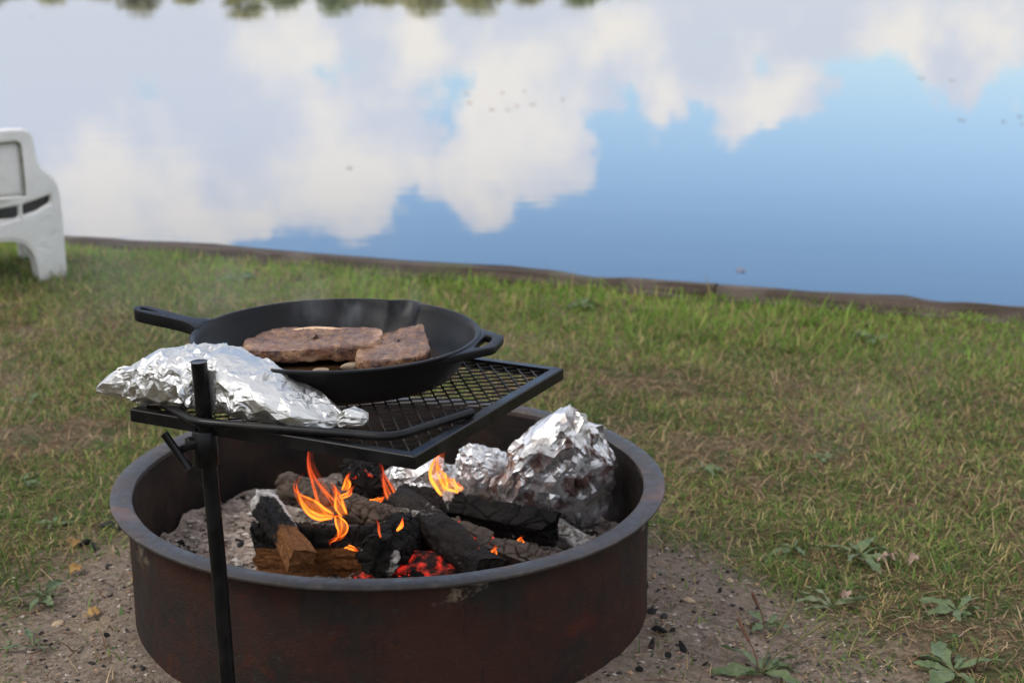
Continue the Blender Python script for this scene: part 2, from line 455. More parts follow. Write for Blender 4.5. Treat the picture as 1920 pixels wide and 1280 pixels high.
def mat_flame(name='flame', c_lo=(1.0, .22, .022), c_hi=(1.0, .085, .010), strength=2.2, opac=1.0):
    t = NT(name)
    h = t.attr('along')                     # 0 at the root, 1 at the tip
    lw = t.n('ShaderNodeLayerWeight'); lw.inputs['Blend'].default_value = .5
    streak = t.noise(1, 3, .5, t.map((150, 150, 30)))
    soft = t.rng(lw.outputs['Facing'], .45, 1.0, 1.0, .0)        # the glowing gas thins out towards its outline
    a = t.math('MULTIPLY', soft, t.rng(h, .45, 1.0, 1., .0))
    a = t.math('MULTIPLY', a, t.rng(h, .0, .10, .25, 1.))
    a = t.math('MULTIPLY', a, t.rng(streak, .30, .60, .30, 1.2))
    a = t.math('MULTIPLY', a, t.attr('dens'))
    a = t.math('MULTIPLY', a, opac, True)
    col = t.mix(t.rng(h, .15, .9), c_lo, c_hi)
    em = t.n('ShaderNodeEmission'); t.L.new(col, em.inputs[0]); t.put(em.inputs[1], t.rng(h, .1, 1.0, strength, strength * .55))
    tr = t.n('ShaderNodeBsdfTransparent')
    mx = t.n('ShaderNodeMixShader'); t.L.new(a, mx.inputs[0]); t.L.new(tr.outputs[0], mx.inputs[1]); t.L.new(em.outputs[0], mx.inputs[2])
    return t.done(mx)
def mat_steak():
    t = NT('seared_beef')
    fat = t.attr('fat'); side = t.attr('side')
    m = t.noise(55, 6, .65); f = t.noise(240, 5, .7); g = t.noise(1, 5, .6, t.map((40, 170, 60)))
    c = t.mix(t.rng(m, .32, .66), (.062, .023, .008), (.215, .103, .046))
    c = t.mix(t.rng(g, .5, .75, 0, .45), c, (.33, .205, .115))
    c = t.mix(t.rng(t.noise(90, 5, .7, t.map((1, 1, 1), (3, 2, 1))), .54, .66, 0, .9), c, (.060, .026, .017))
    edge = t.mix(t.rng(m, .4, .62), (.045, .015, .008), (.17, .062, .026))
    edge = t.mix(t.rng(f, .5, .7, 0, .7), edge, (.09, .032, .018))
    c = t.mix(t.rng(t.math('ADD', side, t.math('MULTIPLY', t.math('SUBTRACT', m, .5), 1.1)), .25, .85), c, edge)
    fc = t.mix(t.rng(m, .35, .65), (.26, .115, .05), (.44, .28, .16))
    c = t.mix(fat, c, fc)
    vein = t.rng(t.math('ABSOLUTE', t.math('SUBTRACT', t.noise(1, 4, .6, t.map((22, 55, 30), (2, 1, 4)), 1.0), .5)), .0, .030, .45, 0.)
    c = t.mix(vein, c, (.38, .23, .12))
    pep = t.rng(t.vor(210), .0, .16, 1, 0); pm = t.rng(t.noise(70, 3), .35, .5)
    c = t.mix(t.math('MULTIPLY', pep, pm), c, (.025, .018, .014))
    h = t.math('ADD', t.math('MULTIPLY', m, 1.2), t.math('ADD', f, t.math('MULTIPLY', g, .8)))
    return t.done(t.bsdf(c, t.rng(f, .3, .7, .20, .46), 0, t.bump(h, .8, .0034), .6))
def mat_simple(name, c1, c2, scale=40, rough=.6, spec=.4, bump=.3, dist=.002, metal=0):
    t = NT(name); m = t.noise(scale, 5, .6)
    return t.done(t.bsdf(t.mix(t.rng(m, .35, .65), c1, c2), rough, metal, t.bump(t.noise(scale * 3, 4, .6), bump, dist), spec))
def mat_timber():
    t = NT('weathered_timber')
    g = t.noise(1, 6, .65, t.map((3, 60, 60))); m = t.noise(5, 5, .6); f = t.noise(90, 4, .6)
    c = t.mix(t.rng(g, .32, .68), (.030, .022, .017), (.095, .073, .058))
    c = t.mix(t.rng(m, .45, .65, 0, .8), c, (.12, .097, .08))
    c = t.mix(t.rng(f, .60, .75, 0, .6), c, (.045, .034, .026))
    c = t.mix(t.rng(t.noise(3.2, 4, .6, t.map((1, 1, 1), (9, 2, 0))), .60, .70, 0, .5), c, (.075, .085, .035))
    return t.done(t.bsdf(c, .9, 0, t.bump(t.math('ADD', g, f), .9, .006), .2))
def mat_plastic():
    t = NT('weathered_white_plastic')
    m = t.noise(9, 5, .6); f = t.noise(70, 5, .65)
    c = t.mix(t.rng(m, .35, .7), (.64, .635, .605), (.59, .585, .55))
    c = t.mix(t.rng(f, .60, .78, 0, .12), c, (.40, .38, .33))
    c = t.mix(t.math('MULTIPLY', t.attr('grime'), t.rng(f, .25, .6, .35, 1.)), c, (.15, .13, .085))
    return t.done(t.bsdf(c, .55, 0, t.bump(f, .2, .002), .4))

M = dict(
    ground=mat_ground(), grass=mat_grass(), water=mat_water(), iron=mat_iron(), steel=mat_black_steel(), mesh=mat_mesh_steel(),
    foil=mat_foil('clean_foil'), foil_soot=mat_foil('sooty_foil', 1.0), foil_ash=mat_foil('ash_smeared_foil', .8), ring=mat_ring(), ring_in=mat_ring(True), rim=mat_rim(),
    ash=mat_ash(), log=mat_log(), log_hot=mat_log(1.6), ember=mat_ember(), flame=mat_flame(),
    flame_thin=mat_flame('thin_red_flame', (1.0, .16, .03), (.85, .06, .03), 1.0, .62),
    flame_hot=mat_flame('bright_flame', (1.0, .33, .04), (1.0, .12, .014), 1.9, 1.1),
    steak=mat_steak(), bone=mat_simple('cooked_bone', (.50, .30, .17), (.62, .44, .28), 60, .5, .4, .4, .001),
    timber=mat_timber(), plastic=mat_plastic(), slot=mat_simple('slot_shade_black', (.03, .03, .03), (.05, .05, .05), 20),  # near-black here stands in for shade behind the chair slots
    charcoal=mat_simple('charcoal', (.010, .010, .011), (.035, .033, .032), 120, .8, .4, .9, .003),
    stone=mat_simple('tan_pebble', (.30, .215, .13), (.42, .32, .21), 60, .8, .2, .5, .002),
    stone_grey=mat_simple('grey_pebble', (.20, .18, .165), (.32, .29, .26), 60, .8, .2, .5, .002),
    leaf=mat_leaf('plantain_leaf', (.075, .112, .040), (.125, .165, .068)), leaf_wilt=mat_leaf('wilted_leaf', (.125, .165, .075), (.195, .205, .115)),
    leaf_dry=mat_leaf('dry_leaf', (.30, .20, .15), (.42, .30, .24), .7), leaf_gold=mat_leaf('yellowed_leaf', (.36, .22, .07), (.30, .16, .05), .7),
    seed=mat_simple('seed_stalk', (.10, .10, .045), (.15, .115, .06), 200, .8), seed_brown=mat_simple('brown_seed_stalk', (.14, .065, .035), (.10, .05, .03), 200, .8),
    bark=mat_simple('far_bark', (.06, .05, .04), (.12, .10, .08), 3, .9), 
    crown_g=mat_leaf('green_crown', (.28, .32, .14), (.38, .40, .18)), crown_y=mat_leaf('yellowing_crown', (.50, .46, .20), (.42, .41, .17)),  # crown colours paled to paint distant haze into the leaves
    crown_b=mat_leaf('browning_crown', (.44, .40, .22), (.38, .36, .18)), shore=mat_simple('far_bank', (.07, .08, .03), (.12, .11, .05), .5, .95),
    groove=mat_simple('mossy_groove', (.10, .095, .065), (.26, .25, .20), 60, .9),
    grease=mat_simple('pan_grease', (.055, .026, .012), (.02, .012, .008), 30, .12, .5, .3, .001),
    onion=mat_simple('rendered_fat', (.36, .27, .18), (.24, .17, .11), 80, .35, .5, .6, .002),
)

# ------------------------------------------------------------------ setting: bank frame (s along the shore, t inland)
BO = np.array([0., 4.640]); BD = np.array([.9460, -.3242]); BN = np.array([-.3242, -.9460])
def bank_xy(s, t): return BO + np.outer(s, BD) + np.outer(t, BN)
def bank_st(x, y):
    d = np.stack([np.asarray(x) - BO[0], np.asarray(y) - BO[1]], -1); return d @ BD, d @ BN
RC = np.array([-.185, 2.304])            # centre of the fire ring
def dirt_field(x, y):
    dx, dy = x - RC[0], y - RC[1]
    r = np.hypot(dx, dy)
    p = np.stack([x * 3.2, y * 3.2, np.zeros_like(x)], 1)
    n = fbm(p, 4) - .5
    front = smooth(.15, -.35, dy)                       # the trampled side faces the camera
    lim = .46 + .17 * front + .14 * smooth(.25, .6, dx) * smooth(.45, .0, dy) + .05 * smooth(-.2, -.5, dx) * smooth(.35, .0, dy)
    return np.clip(smooth(lim + .16, lim - .06, r + n * .50), 0, 1)
def ground_z(x, y):
    p = np.stack([x, y, np.zeros_like(x)], 1)
    z = (fbm(p * 1.3, 3) - .5) * .05 + (fbm(p * 9, 3) - .5) * .018 + (fbm(p * 42, 3) - .5) * .010
    r = np.hypot(x - RC[0], y - RC[1])
    k = smooth(.25, .75, r)
    return z * (.55 + .45 * k) - .003 + .010 * smooth(.50, .40, r)

fs = np.arange(-2.6, 3.0, .02); ss = np.concatenate([-np.array([80, 40, 20, 10, 6, 4, 3.2]), fs, np.array([3.2, 4, 6, 10, 20, 40, 80])])
ft = np.arange(.042, 3.5, .02); ts = np.concatenate([ft, np.array([3.6, 4, 5, 8, 14, 30, 60])])
SS, TT = np.meshgrid(ss, ts, indexing='ij'); gx, gy = bank_xy(SS.ravel(), TT.ravel()).T
gz = ground_z(gx, gy) * np.clip(1, 0, 1)
gV = np.stack([gx, gy, gz], 1)
gF = gridfaces(len(ss), len(ts))
ground = mesh('ground', gV, gF, M['ground'], None, True); ground['kind'] = 'structure'
da = ground.data.attributes.new('dirt', 'FLOAT', 'POINT')
soilmask = np.maximum(dirt_field(gx, gy), .55 * smooth(.50, .68, fbm(np.stack([gx * 2.3, gy * 2.3, gx * 0 + 3], 1), 4)))
da.data.foreach_set('value', soilmask.astype(np.float32))

WZ = -.38
lake = mesh('lake_water', [(-260, -60, WZ), (260, -60, WZ), (260, 150, WZ), (-260, 150, WZ)], [(0, 1, 2, 3)], M['water']); lake['kind'] = 'structure'
# soil face under the timbers
a, b = bank_xy(np.array([-80., 80.]), np.array([.042, .042]))
bk = mesh('bank', [(a[0], a[1], -.002), (b[0], b[1], -.002), (b[0], b[1], -1.), (a[0], a[1], -1.)], [(0, 1, 2, 3)], M['ground']); bk['kind'] = 'structure'

# timbers of the retaining edge, laid end to end
def timber(name, s0, s1, t0, t1, z0, z1, seed, label, group):
    n = max(8, int((s1 - s0) / .05)); c = ((s0 + s1) / 2, (t0 + t1) / 2)
    xy = bank_xy(np.array([c[0]]), np.array([c[1]]))[0]
    sec = []
    k = 7
    for j in range(k): sec.append((-1 + 2 * j / (k - 1), 1))
    for j in range(1, 4): sec.append((1, 1 - 2 * j / 4))
    for j in range(k): sec.append((1 - 2 * j / (k - 1), -1))
    for j in range(1, 4): sec.append((-1, -1 + 2 * j / 4))
    hw, hh = (t1 - t0) / 2, (z1 - z0) / 2
    V = []
    for i in range(n):
        s = -.5 * (s1 - s0) + (s1 - s0) * i / (n - 1)
        for (u, w) in sec:
            V.append((s, u * hw, w * hh))
    V = np.array(V); q = V + seed * 3.7
    V[:, 2] += (fbm(q * np.array([3, 14, 14]), 4) - .5) * .022
    V[:, 1] += (fbm(q * np.array([3, 14, 14]) + 40, 4) - .5) * .024
    # rotted dips along the top edge
    top = V[:, 2] > hh * .6
    V[top, 2] -= .012 * smooth(.60, .78, fbm(q[top] * np.array([4, 3, 0]) + 9, 3))
    ns = len(sec); F = gridfaces(n, ns, False, True)
    F += [tuple(range(ns))[::-1], tuple((n - 1) * ns + j for j in range(ns))]
    o = mesh(name, V, F, M['timber'], None, True)
    o.location = (xy[0], xy[1], (z0 + z1) / 2); o.rotation_euler = (0, 0, math.atan2(-BD[1], -BD[0]) + math.pi)
    return tag(o, label, 'timber', group)
tl = [(-9.3, -6.9), (-6.897, -4.3), (-4.297, -1.62), (-1.617, .62), (.623, 2.9), (2.903, 5.4)]
lab = ['weathered grey timber edging the shore, far off to the left', 'weathered grey timber edging the shore beyond the left of the plastic chair',
       'weathered grey shore timber running behind the white plastic chair', 'brown shore timber at the water behind the skillet',
       'rotted brown shore timber at the water to the right of the skillet', 'shore timber continuing past the right edge of the lawn']
for i, (s0, s1) in enumerate(tl):
    if i in (0,): continue
    timber('shore_timber', s0, s1, .0, .052, -.55, .025, i + 1, lab[i], 'timbers edging the shore')
timber('shore_plank', .35, 1.75, .062, .10, -.06, .000, 11, 'low half-buried plank on the landward side of the right shore timber', 'planks behind the shore timbers')
timber('shore_plank', 1.77, 3.3, .068, .14, -.06, .010, 12, 'low grey plank lying behind the shore timber at the right edge', 'planks behind the shore timbers')
timber('shore_plank', -1.6, .2, .062, .09, -.06, -.002, 13, 'low brown plank behind the shore timber above the skillet handle', 'planks behind the shore timbers')

# far shore
xs = np.linspace(-200, 200, 60); yy = [116, 122, 140, 220]
V = [(x, y, z + (0 if k == 0 else 1.2 * math.sin(x * .07 + k))) for x in xs for k, (y, z) in enumerate(zip(yy, (-.6, .6, 1.6, 3)))]
sh = mesh('far_shore', V, gridfaces(60, 4), M['shore'], None, True); sh['kind'] = 'structure'

def tree_meshes(seed, h, spread):
    r = np.random.default_rng(seed)
    tv, tf = tube([(0, 0, -.4), (.05 * h * r.normal() * .3, 0, h * .3), (0, .02 * h, h * .62), (.03 * h, 0, h * .86)], [h * .026, h * .02, h * .013, h * .004], 8)
    V = [*map(tuple, tv)]; F = list(tf)
    for k in range(7):
        z = h * (.32 + .07 * k); w = 2.4 * k; l = spread * (.75 - .05 * k)
        lv, lf = tube([(0, 0, z), (math.cos(w) * l * .5, math.sin(w) * l * .5, z + h * .08), (math.cos(w) * l, math.sin(w) * l, z + h * .13)], [h * .010, h * .006, h * .002], 5, True, 3)
        b0 = len(V); V += [*map(tuple, lv)]; F += [tuple(i + b0 for i in f) for f in lf]
    me = bpy.data.meshes.new('trunk'); me.from_pydata(V, [], F); me.update()
    n_c = 34; cen = []
    for k in range(n_c):
        z = .30 + .70 * r.random(); w = r.random() * 6.283; rr = spread * math.sin(min(1, (1.06 - z) / .78) * 1.5) * (.25 + .75 * math.sqrt(r.random())) * .8
        cen.append((math.cos(w) * rr, math.sin(w) * rr, z * h * .96, spread * r.uniform(.20, .36)))
    V, F = [], []
    for (x, y, z, cr) in cen:
        n = 75
        d = r.normal(size=(n, 3)); d /= np.linalg.norm(d, axis=1)[:, None]; d *= (cr * r.random(n) ** .4)[:, None]; d[:, 2] *= .75
        for q in d:
            p = np.array([x, y, z]) + q; a = r.normal(size=3); a /= np.linalg.norm(a); b = np.cross(a, r.normal(size=3)); b /= np.linalg.norm(b)
            s = h * r.uniform(.018, .034); b0 = len(V)
            V += [tuple(p - a * s), tuple(p + b * s * .6), tuple(p + a * s), tuple(p - b * s * .6)]; F.append((b0, b0 + 1, b0 + 2, b0 + 3))
    mc = bpy.data.meshes.new('crown'); mc.from_pydata(V, [], F); mc.update()
    return me, mc
proto = []
for k, (h, sp) in enumerate([(7.2, 3.1), (6.2, 2.9), (8.2, 3.0), (5.2, 2.7)]): proto.append(tree_meshes(50 + k, h, sp))
tr_lab = {'crown_g': 'leafy green tree standing on the far shore, mirrored at the top of the lake', 'crown_y': 'yellow-green tree standing on the far shore, mirrored at the top of the lake',
          'crown_b': 'brownish autumn tree standing on the far shore, mirrored at the top of the lake'}
# (pixel-free) x positions along the far shore with variant, scale, colour
tr = [(-47, 1, .8, 'crown_y'), (-41, 3, .95, 'crown_b'), (-36.4, 3, .9, 'crown_g'), (-32.4, 1, .75, 'crown_y'), (-25.7, 3, .9, 'crown_g'), (-22.2, 1, .7, 'crown_b'), (-18.4, 3, .95, 'crown_y'), (-14.8, 3, .9, 'crown_y'), (-11.3, 1, .8, 'crown_b'), (-7.9, 3, .9, 'crown_g'), (-4.4, 3, .9, 'crown_g'), (-.7, 3, .85, 'crown_y'), (3., 3, .8, 'crown_y'), (-62, 1, .9, 'crown_g'), (-56, 0, .9, 'crown_b'), (-50, 3, 1., 'crown_y'), (-44, 2, .80, 'crown_g'), (-38.6, 0, .82, 'crown_g'), (-34.2, 1, .88, 'crown_y'), (-30.6, 3, .98, 'crown_b'),
      (-27.2, 0, .88, 'crown_b'), (-24.2, 1, .88, 'crown_y'), (-20.2, 2, .86, 'crown_y'), (-16.6, 3, 1.12, 'crown_g'), (-13.0, 1, 1.02, 'crown_g'), (-9.6, 3, 1.1, 'crown_y'),
      (-6.2, 0, .89, 'crown_y'), (-2.6, 1, 1.02, 'crown_y'), (1.2, 3, 1.08, 'crown_b'), (5.0, 1, .90, 'crown_g'), (9.0, 3, .9, 'crown_g'), (13.5, 1, .70, 'crown_g'), (18.5, 3, .8, 'crown_y'), (24, 3, .8, 'crown_g'), (30, 1, .7, 'crown_b'), (37, 3, .8, 'crown_g')]
cmesh = {}
for i, (x, v, s, cm) in enumerate(tr):
    e = empty('shore_tree', (x, 121 + 2.5 * math.sin(i * 2.1), .4), i * 1.3); s *= .79; e.scale = (s * 1.9, s * 1.6, s)
    link('trunk', proto[v][0], M['bark'], e)
    key = (v, cm)
    if key not in cmesh:
        c = proto[v][1].copy(); c.materials.clear(); c.materials.append(M[cm]); cmesh[key] = c
    link('crown', cmesh[key], None, e)
    tag(e, tr_lab[cm], 'tree', 'trees along the far shore')

# ------------------------------------------------------------------ grass
def blades(name, n, region, hfun, colfun, keep, lay, wid, seed, seg=3):
    r = np.random.default_rng(seed)
    s = r.uniform(region[0], region[1], n); t = r.uniform(region[2], region[3], n)
    x, y = bank_xy(s, t).T
    k = keep(x, y, s, t, r); x, y, s, t = x[k], y[k], s[k], t[k]; n = len(x)
    z = ground_z(x, y) - .003
    h = hfun(x, y, t, r); w = wid * r.uniform(.6, 1.4, n); az = r.uniform(0, 2 * np.pi, n)
    lean = np.clip(lay[0] + lay[1] * r.normal(size=n), 0, 1.5); curl = r.uniform(.2, 1.3, n)
    ca, sa = np.cos(az), np.sin(az); tw = az + np.pi / 2 + r.normal(size=n) * .4
    wx, wy = np.cos(tw), np.sin(tw)
    V = np.zeros((n, 2 * seg + 1, 3), np.float32); px, pz = np.zeros(n), np.zeros(n)
    for j in range(seg + 1):
        if j > 0:
            ang = lean + curl * (j - .5) / seg
            px = px + np.sin(ang) * h / seg; pz = pz + np.cos(ang) * h / seg
            pz = np.maximum(pz, .002 + .002 * (j % 2))
        ww = w * (1 - (j / seg) ** 1.6) * .5
        if j < seg:
            for q, sg in ((0, -1), (1, 1)):
                V[:, 2 * j + q, 0] = x + ca * px + sg * ww * wx; V[:, 2 * j + q, 1] = y + sa * px + sg * ww * wy; V[:, 2 * j + q, 2] = z + pz
        else:
            V[:, 2 * seg, 0] = x + ca * px; V[:, 2 * seg, 1] = y + sa * px; V[:, 2 * seg, 2] = z + pz
    nv = 2 * seg + 1
    quads = np.array([[2 * j, 2 * j + 1, 2 * j + 3, 2 * j + 2] for j in range(seg - 1)]); tri = np.array([2 * seg - 2, 2 * seg - 1, 2 * seg])
    base = (np.arange(n) * nv)[:, None]
    loops = np.concatenate([(base[:, :, None] + quads[None]).reshape(n, -1), base + tri[None]], 1).ravel()
    tot = np.tile(np.array([4] * (seg - 1) + [3]), n); start = np.concatenate([[0], np.cumsum(tot)[:-1]])
    me = bpy.data.meshes.new(name)
    me.vertices.add(n * nv); me.vertices.foreach_set('co', V.ravel())
    me.loops.add(len(loops)); me.loops.foreach_set('vertex_index', loops.astype(np.int32))
    me.polygons.add(len(tot)); me.polygons.foreach_set('loop_start', start.astype(np.int32)); me.polygons.foreach_set('loop_total', tot.astype(np.int32))
    me.update(calc_edges=True)
    c = colfun(x, y, t, r)
    ca_ = me.attributes.new('col', 'FLOAT_COLOR', 'POINT')
    cc = np.ones((n, nv, 4), np.float32); cc[:, :, :3] = c[:, None, :]
    ca_.data.foreach_set('color', cc.ravel())
    o = link(name, me, M['grass']); me.polygons.foreach_set('use_smooth', [True] * len(me.polygons))
    return o
def patch(x, y, f, o, oct=3): return fbm(np.stack([x * f, y * f, np.full_like(x, o)], 1), oct)
CX, CY = .473, 2.16
def clear_ring(x, y): return np.hypot(x - RC[0], y - RC[1]) > .405
def in_view(x, y, m=.35): return (y > 1.75) & (np.abs(x) < y * .335 + m)
def greenness(x, y, t):
    g = (patch(x, y, 2.2, 5.) * .5 + patch(x, y, 8., 8.) * .5 - .5) * 1.75 + .50
    return g + .30 * smooth(1.5, .15, t) - .06 * smooth(1.2, 2.4, t) + .10 * smooth(-.3, -.9, x)
def mixc(a, b, f): return np.array(a)[None] * (1 - f[:, None]) + np.array(b)[None] * f[:, None]
def col_green(x, y, t, r):
    n = len(x); f = np.clip(r.random(n) * .8 + (patch(x, y, 5, 2.) - .5) * 1.2, 0, 1)
    c = mixc((.062, .112, .024), (.180, .245, .056), f)
    near = smooth(.9, .1, t)
    c = c * (1 - near[:, None]) + mixc((.110, .205, .028), (.270, .390, .072), f) * near[:, None]
    y_ = (r.random(n) < .20)[:, None]; c = np.where(y_, np.array([[.36, .29, .12]]), c)
    return c * r.uniform(.75, 1.25, n)[:, None]
def col_dry(x, y, t, r):
    n = len(x); f = r.random(n)
    c = mixc((.185, .122, .066), (.52, .39, .225), f ** 1.5)
    b = (r.random(n) < .30)[:, None]; c = np.where(b, np.array([[.150, .080, .046]]), c)
    return c * r.uniform(.7, 1.2, n)[:, None]
def keep_green(x, y, s, t, r):
    g = greenness(x, y, t); d = dirt_field(x, y)
    return in_view(x, y) & clear_ring(x, y) & (r.random(len(x)) < smooth(.20, .52, g) * (1 - .97 * d) + .02)
def keep_dry(x, y, s, t, r):
    d = dirt_field(x, y); g = greenness(x, y, t)
    return in_view(x, y) & clear_ring(x, y) & (r.random(len(x)) < (1 - .78 * smooth(.1, .8, d)) * (1 - .6 * smooth(.5, .8, g)))
grass = blades('grass', 420000, (-3.0, 3.0, .055, 3.3), lambda x, y, t, r: r.uniform(.011, .032, len(x)) * (.8 + .7 * patch(x, y, 3, 4.)) * (1 + .10 * smooth(.8, .15, t)) * (.55 + .9 * patch(x, y, 14, 6.)),
               col_green, keep_green, (.75, .40), .0027, 3)
tag(grass, 'short green lawn grass covering the bank around the fire ring', 'grass', None, 'stuff')
dry = blades('dry_grass', 150000, (-3.0, 3.0, .17, 3.3), lambda x, y, t, r: r.uniform(.02, .060, len(x)), col_dry, keep_dry, (1.05, .30), .0022, 4)
tag(dry, 'dry straw-coloured dead grass matted between the green blades', 'grass', None, 'stuff')
tall = blades('tall_grass', 9000, (-3.0, 3.0, .06, .55), lambda x, y, t, r: r.uniform(.015, .045, len(x)) * (.5 + patch(x, y, 2.5, 9.)) * np.where(r.random(len(x)) < .04, 2.0, 1.0), col_green,
              lambda x, y, s, t, r: in_view(x, y) & (r.random(len(x)) < smooth(.40, .70, patch(x, y, 2.5, 9.))), (.25, .25), .0042, 5)
tag(tall, 'taller bright green grass growing along the shore timbers', 'grass', None, 'stuff')

cover = blades('ground_cover', 26000, (-3.0, 3.0, .08, 3.3), lambda x, y, t, r: r.uniform(.008, .022, len(x)), 
               lambda x, y, t, r: mixc((.070, .125, .045), (.150, .205, .085), r.random(len(x))) * r.uniform(.8, 1.2, len(x))[:, None],
               lambda x, y, s, t, r: in_view(x, y) & clear_ring(x, y) & (r.random(len(x)) < smooth(.50, .66, patch(x, y, 4.5, 12.)) * (1 - .9 * dirt_field(x, y)) + .03), (.95, .35), .0085, 15)
tag(cover, 'clover and other small broad leaves growing through the lawn', 'ground cover', None, 'stuff')

# ------------------------------------------------------------------ fire ring
ring = empty('fire_ring', (RC[0], RC[1], 0)); tag(ring, 'round rusty steel fire ring with a turned-out rim on bare dirt', 'fire ring')
RO, RT, RH = .392, .006, .206
def wall(name, r, mat, flip):
    prof = [(r, -.04 + (RH + .04) * k / 30) for k in range(31)]
    V, F = lathe(prof, 200)
    a = np.arctan2(V[:, 1], V[:, 0]); q = np.stack([np.cos(a) * 2, np.sin(a) * 2, V[:, 2] * 5], 1)
    d = (fbm(q + 3, 3) - .5) * .011
    V[:, 0] += np.cos(a) * d; V[:, 1] += np.sin(a) * d
    if flip: F = [f[::-1] for f in F]
    o = mesh(name, V, F, mat, ring, True)
    at = o.data.attributes.new('bare', 'FLOAT', 'POINT')
    at.data.foreach_set('value', smooth(.135, .190, V[:, 2]).astype(np.float32))
    return o
wall('outer_wall', RO, M['ring'], False); wall('inner_wall', RO - RT, M['ring_in'], True)
prof = [(RO - RT - .001, RH - .006), (RO - RT - .001, RH + .001), (RO - RT + .002, RH + .0035), (RO + .0215, RH + .0035), (RO + .0245, RH + .0022), (RO + .025, RH + .0005), (RO + .0235, RH - .002), (RO + .001, RH - .002)]
V, F = lathe(prof, 240); a = np.arctan2(V[:, 1], V[:, 0])
V[:, 2] += (fbm(np.stack([np.cos(a) * 3, np.sin(a) * 3, a * 0], 1), 3) - .5) * .004
rr_ = 1 + (fbm(np.stack([np.cos(a) * 14, np.sin(a) * 14, a * 0 + 5], 1), 3) - .5) * .004
V[:, 0] *= rr_; V[:, 1] *= rr_
o = mesh('rim', V, F, M['rim'], ring, True)
m = o.modifiers.new('edge', 'EDGE_SPLIT'); m.split_angle = R(50)
o['label'] = 'worn grey flat rim of the fire ring'

# ash bed
nr, na = 110, 300; V = []
for i in range(nr):
    for j in range(na):
        r_ = (RO - RT - .0045) * i / (nr - 1); w = 2 * math.pi * j / na
        V.append((r_ * math.cos(w), r_ * math.sin(w), 0))
V = np.array(V)
rad = np.hypot(V[:, 0], V[:, 1])
V[:, 2] = .078 + (fbm(V * 12 + 3, 4) - .5) * .035 + (fbm(V * 40 + 9, 4, .65) - .5) * .036 + .012 * smooth(.3, .0, np.hypot(V[:, 0], V[:, 1] - .02))
ash = mesh('ash', V, gridfaces(nr, na, False, True), M['ash'], None, True); ash.location = (RC[0], RC[1], 0)
tag(ash, 'pale grey wood ash bed filling the fire ring', 'ash', None, 'stuff')

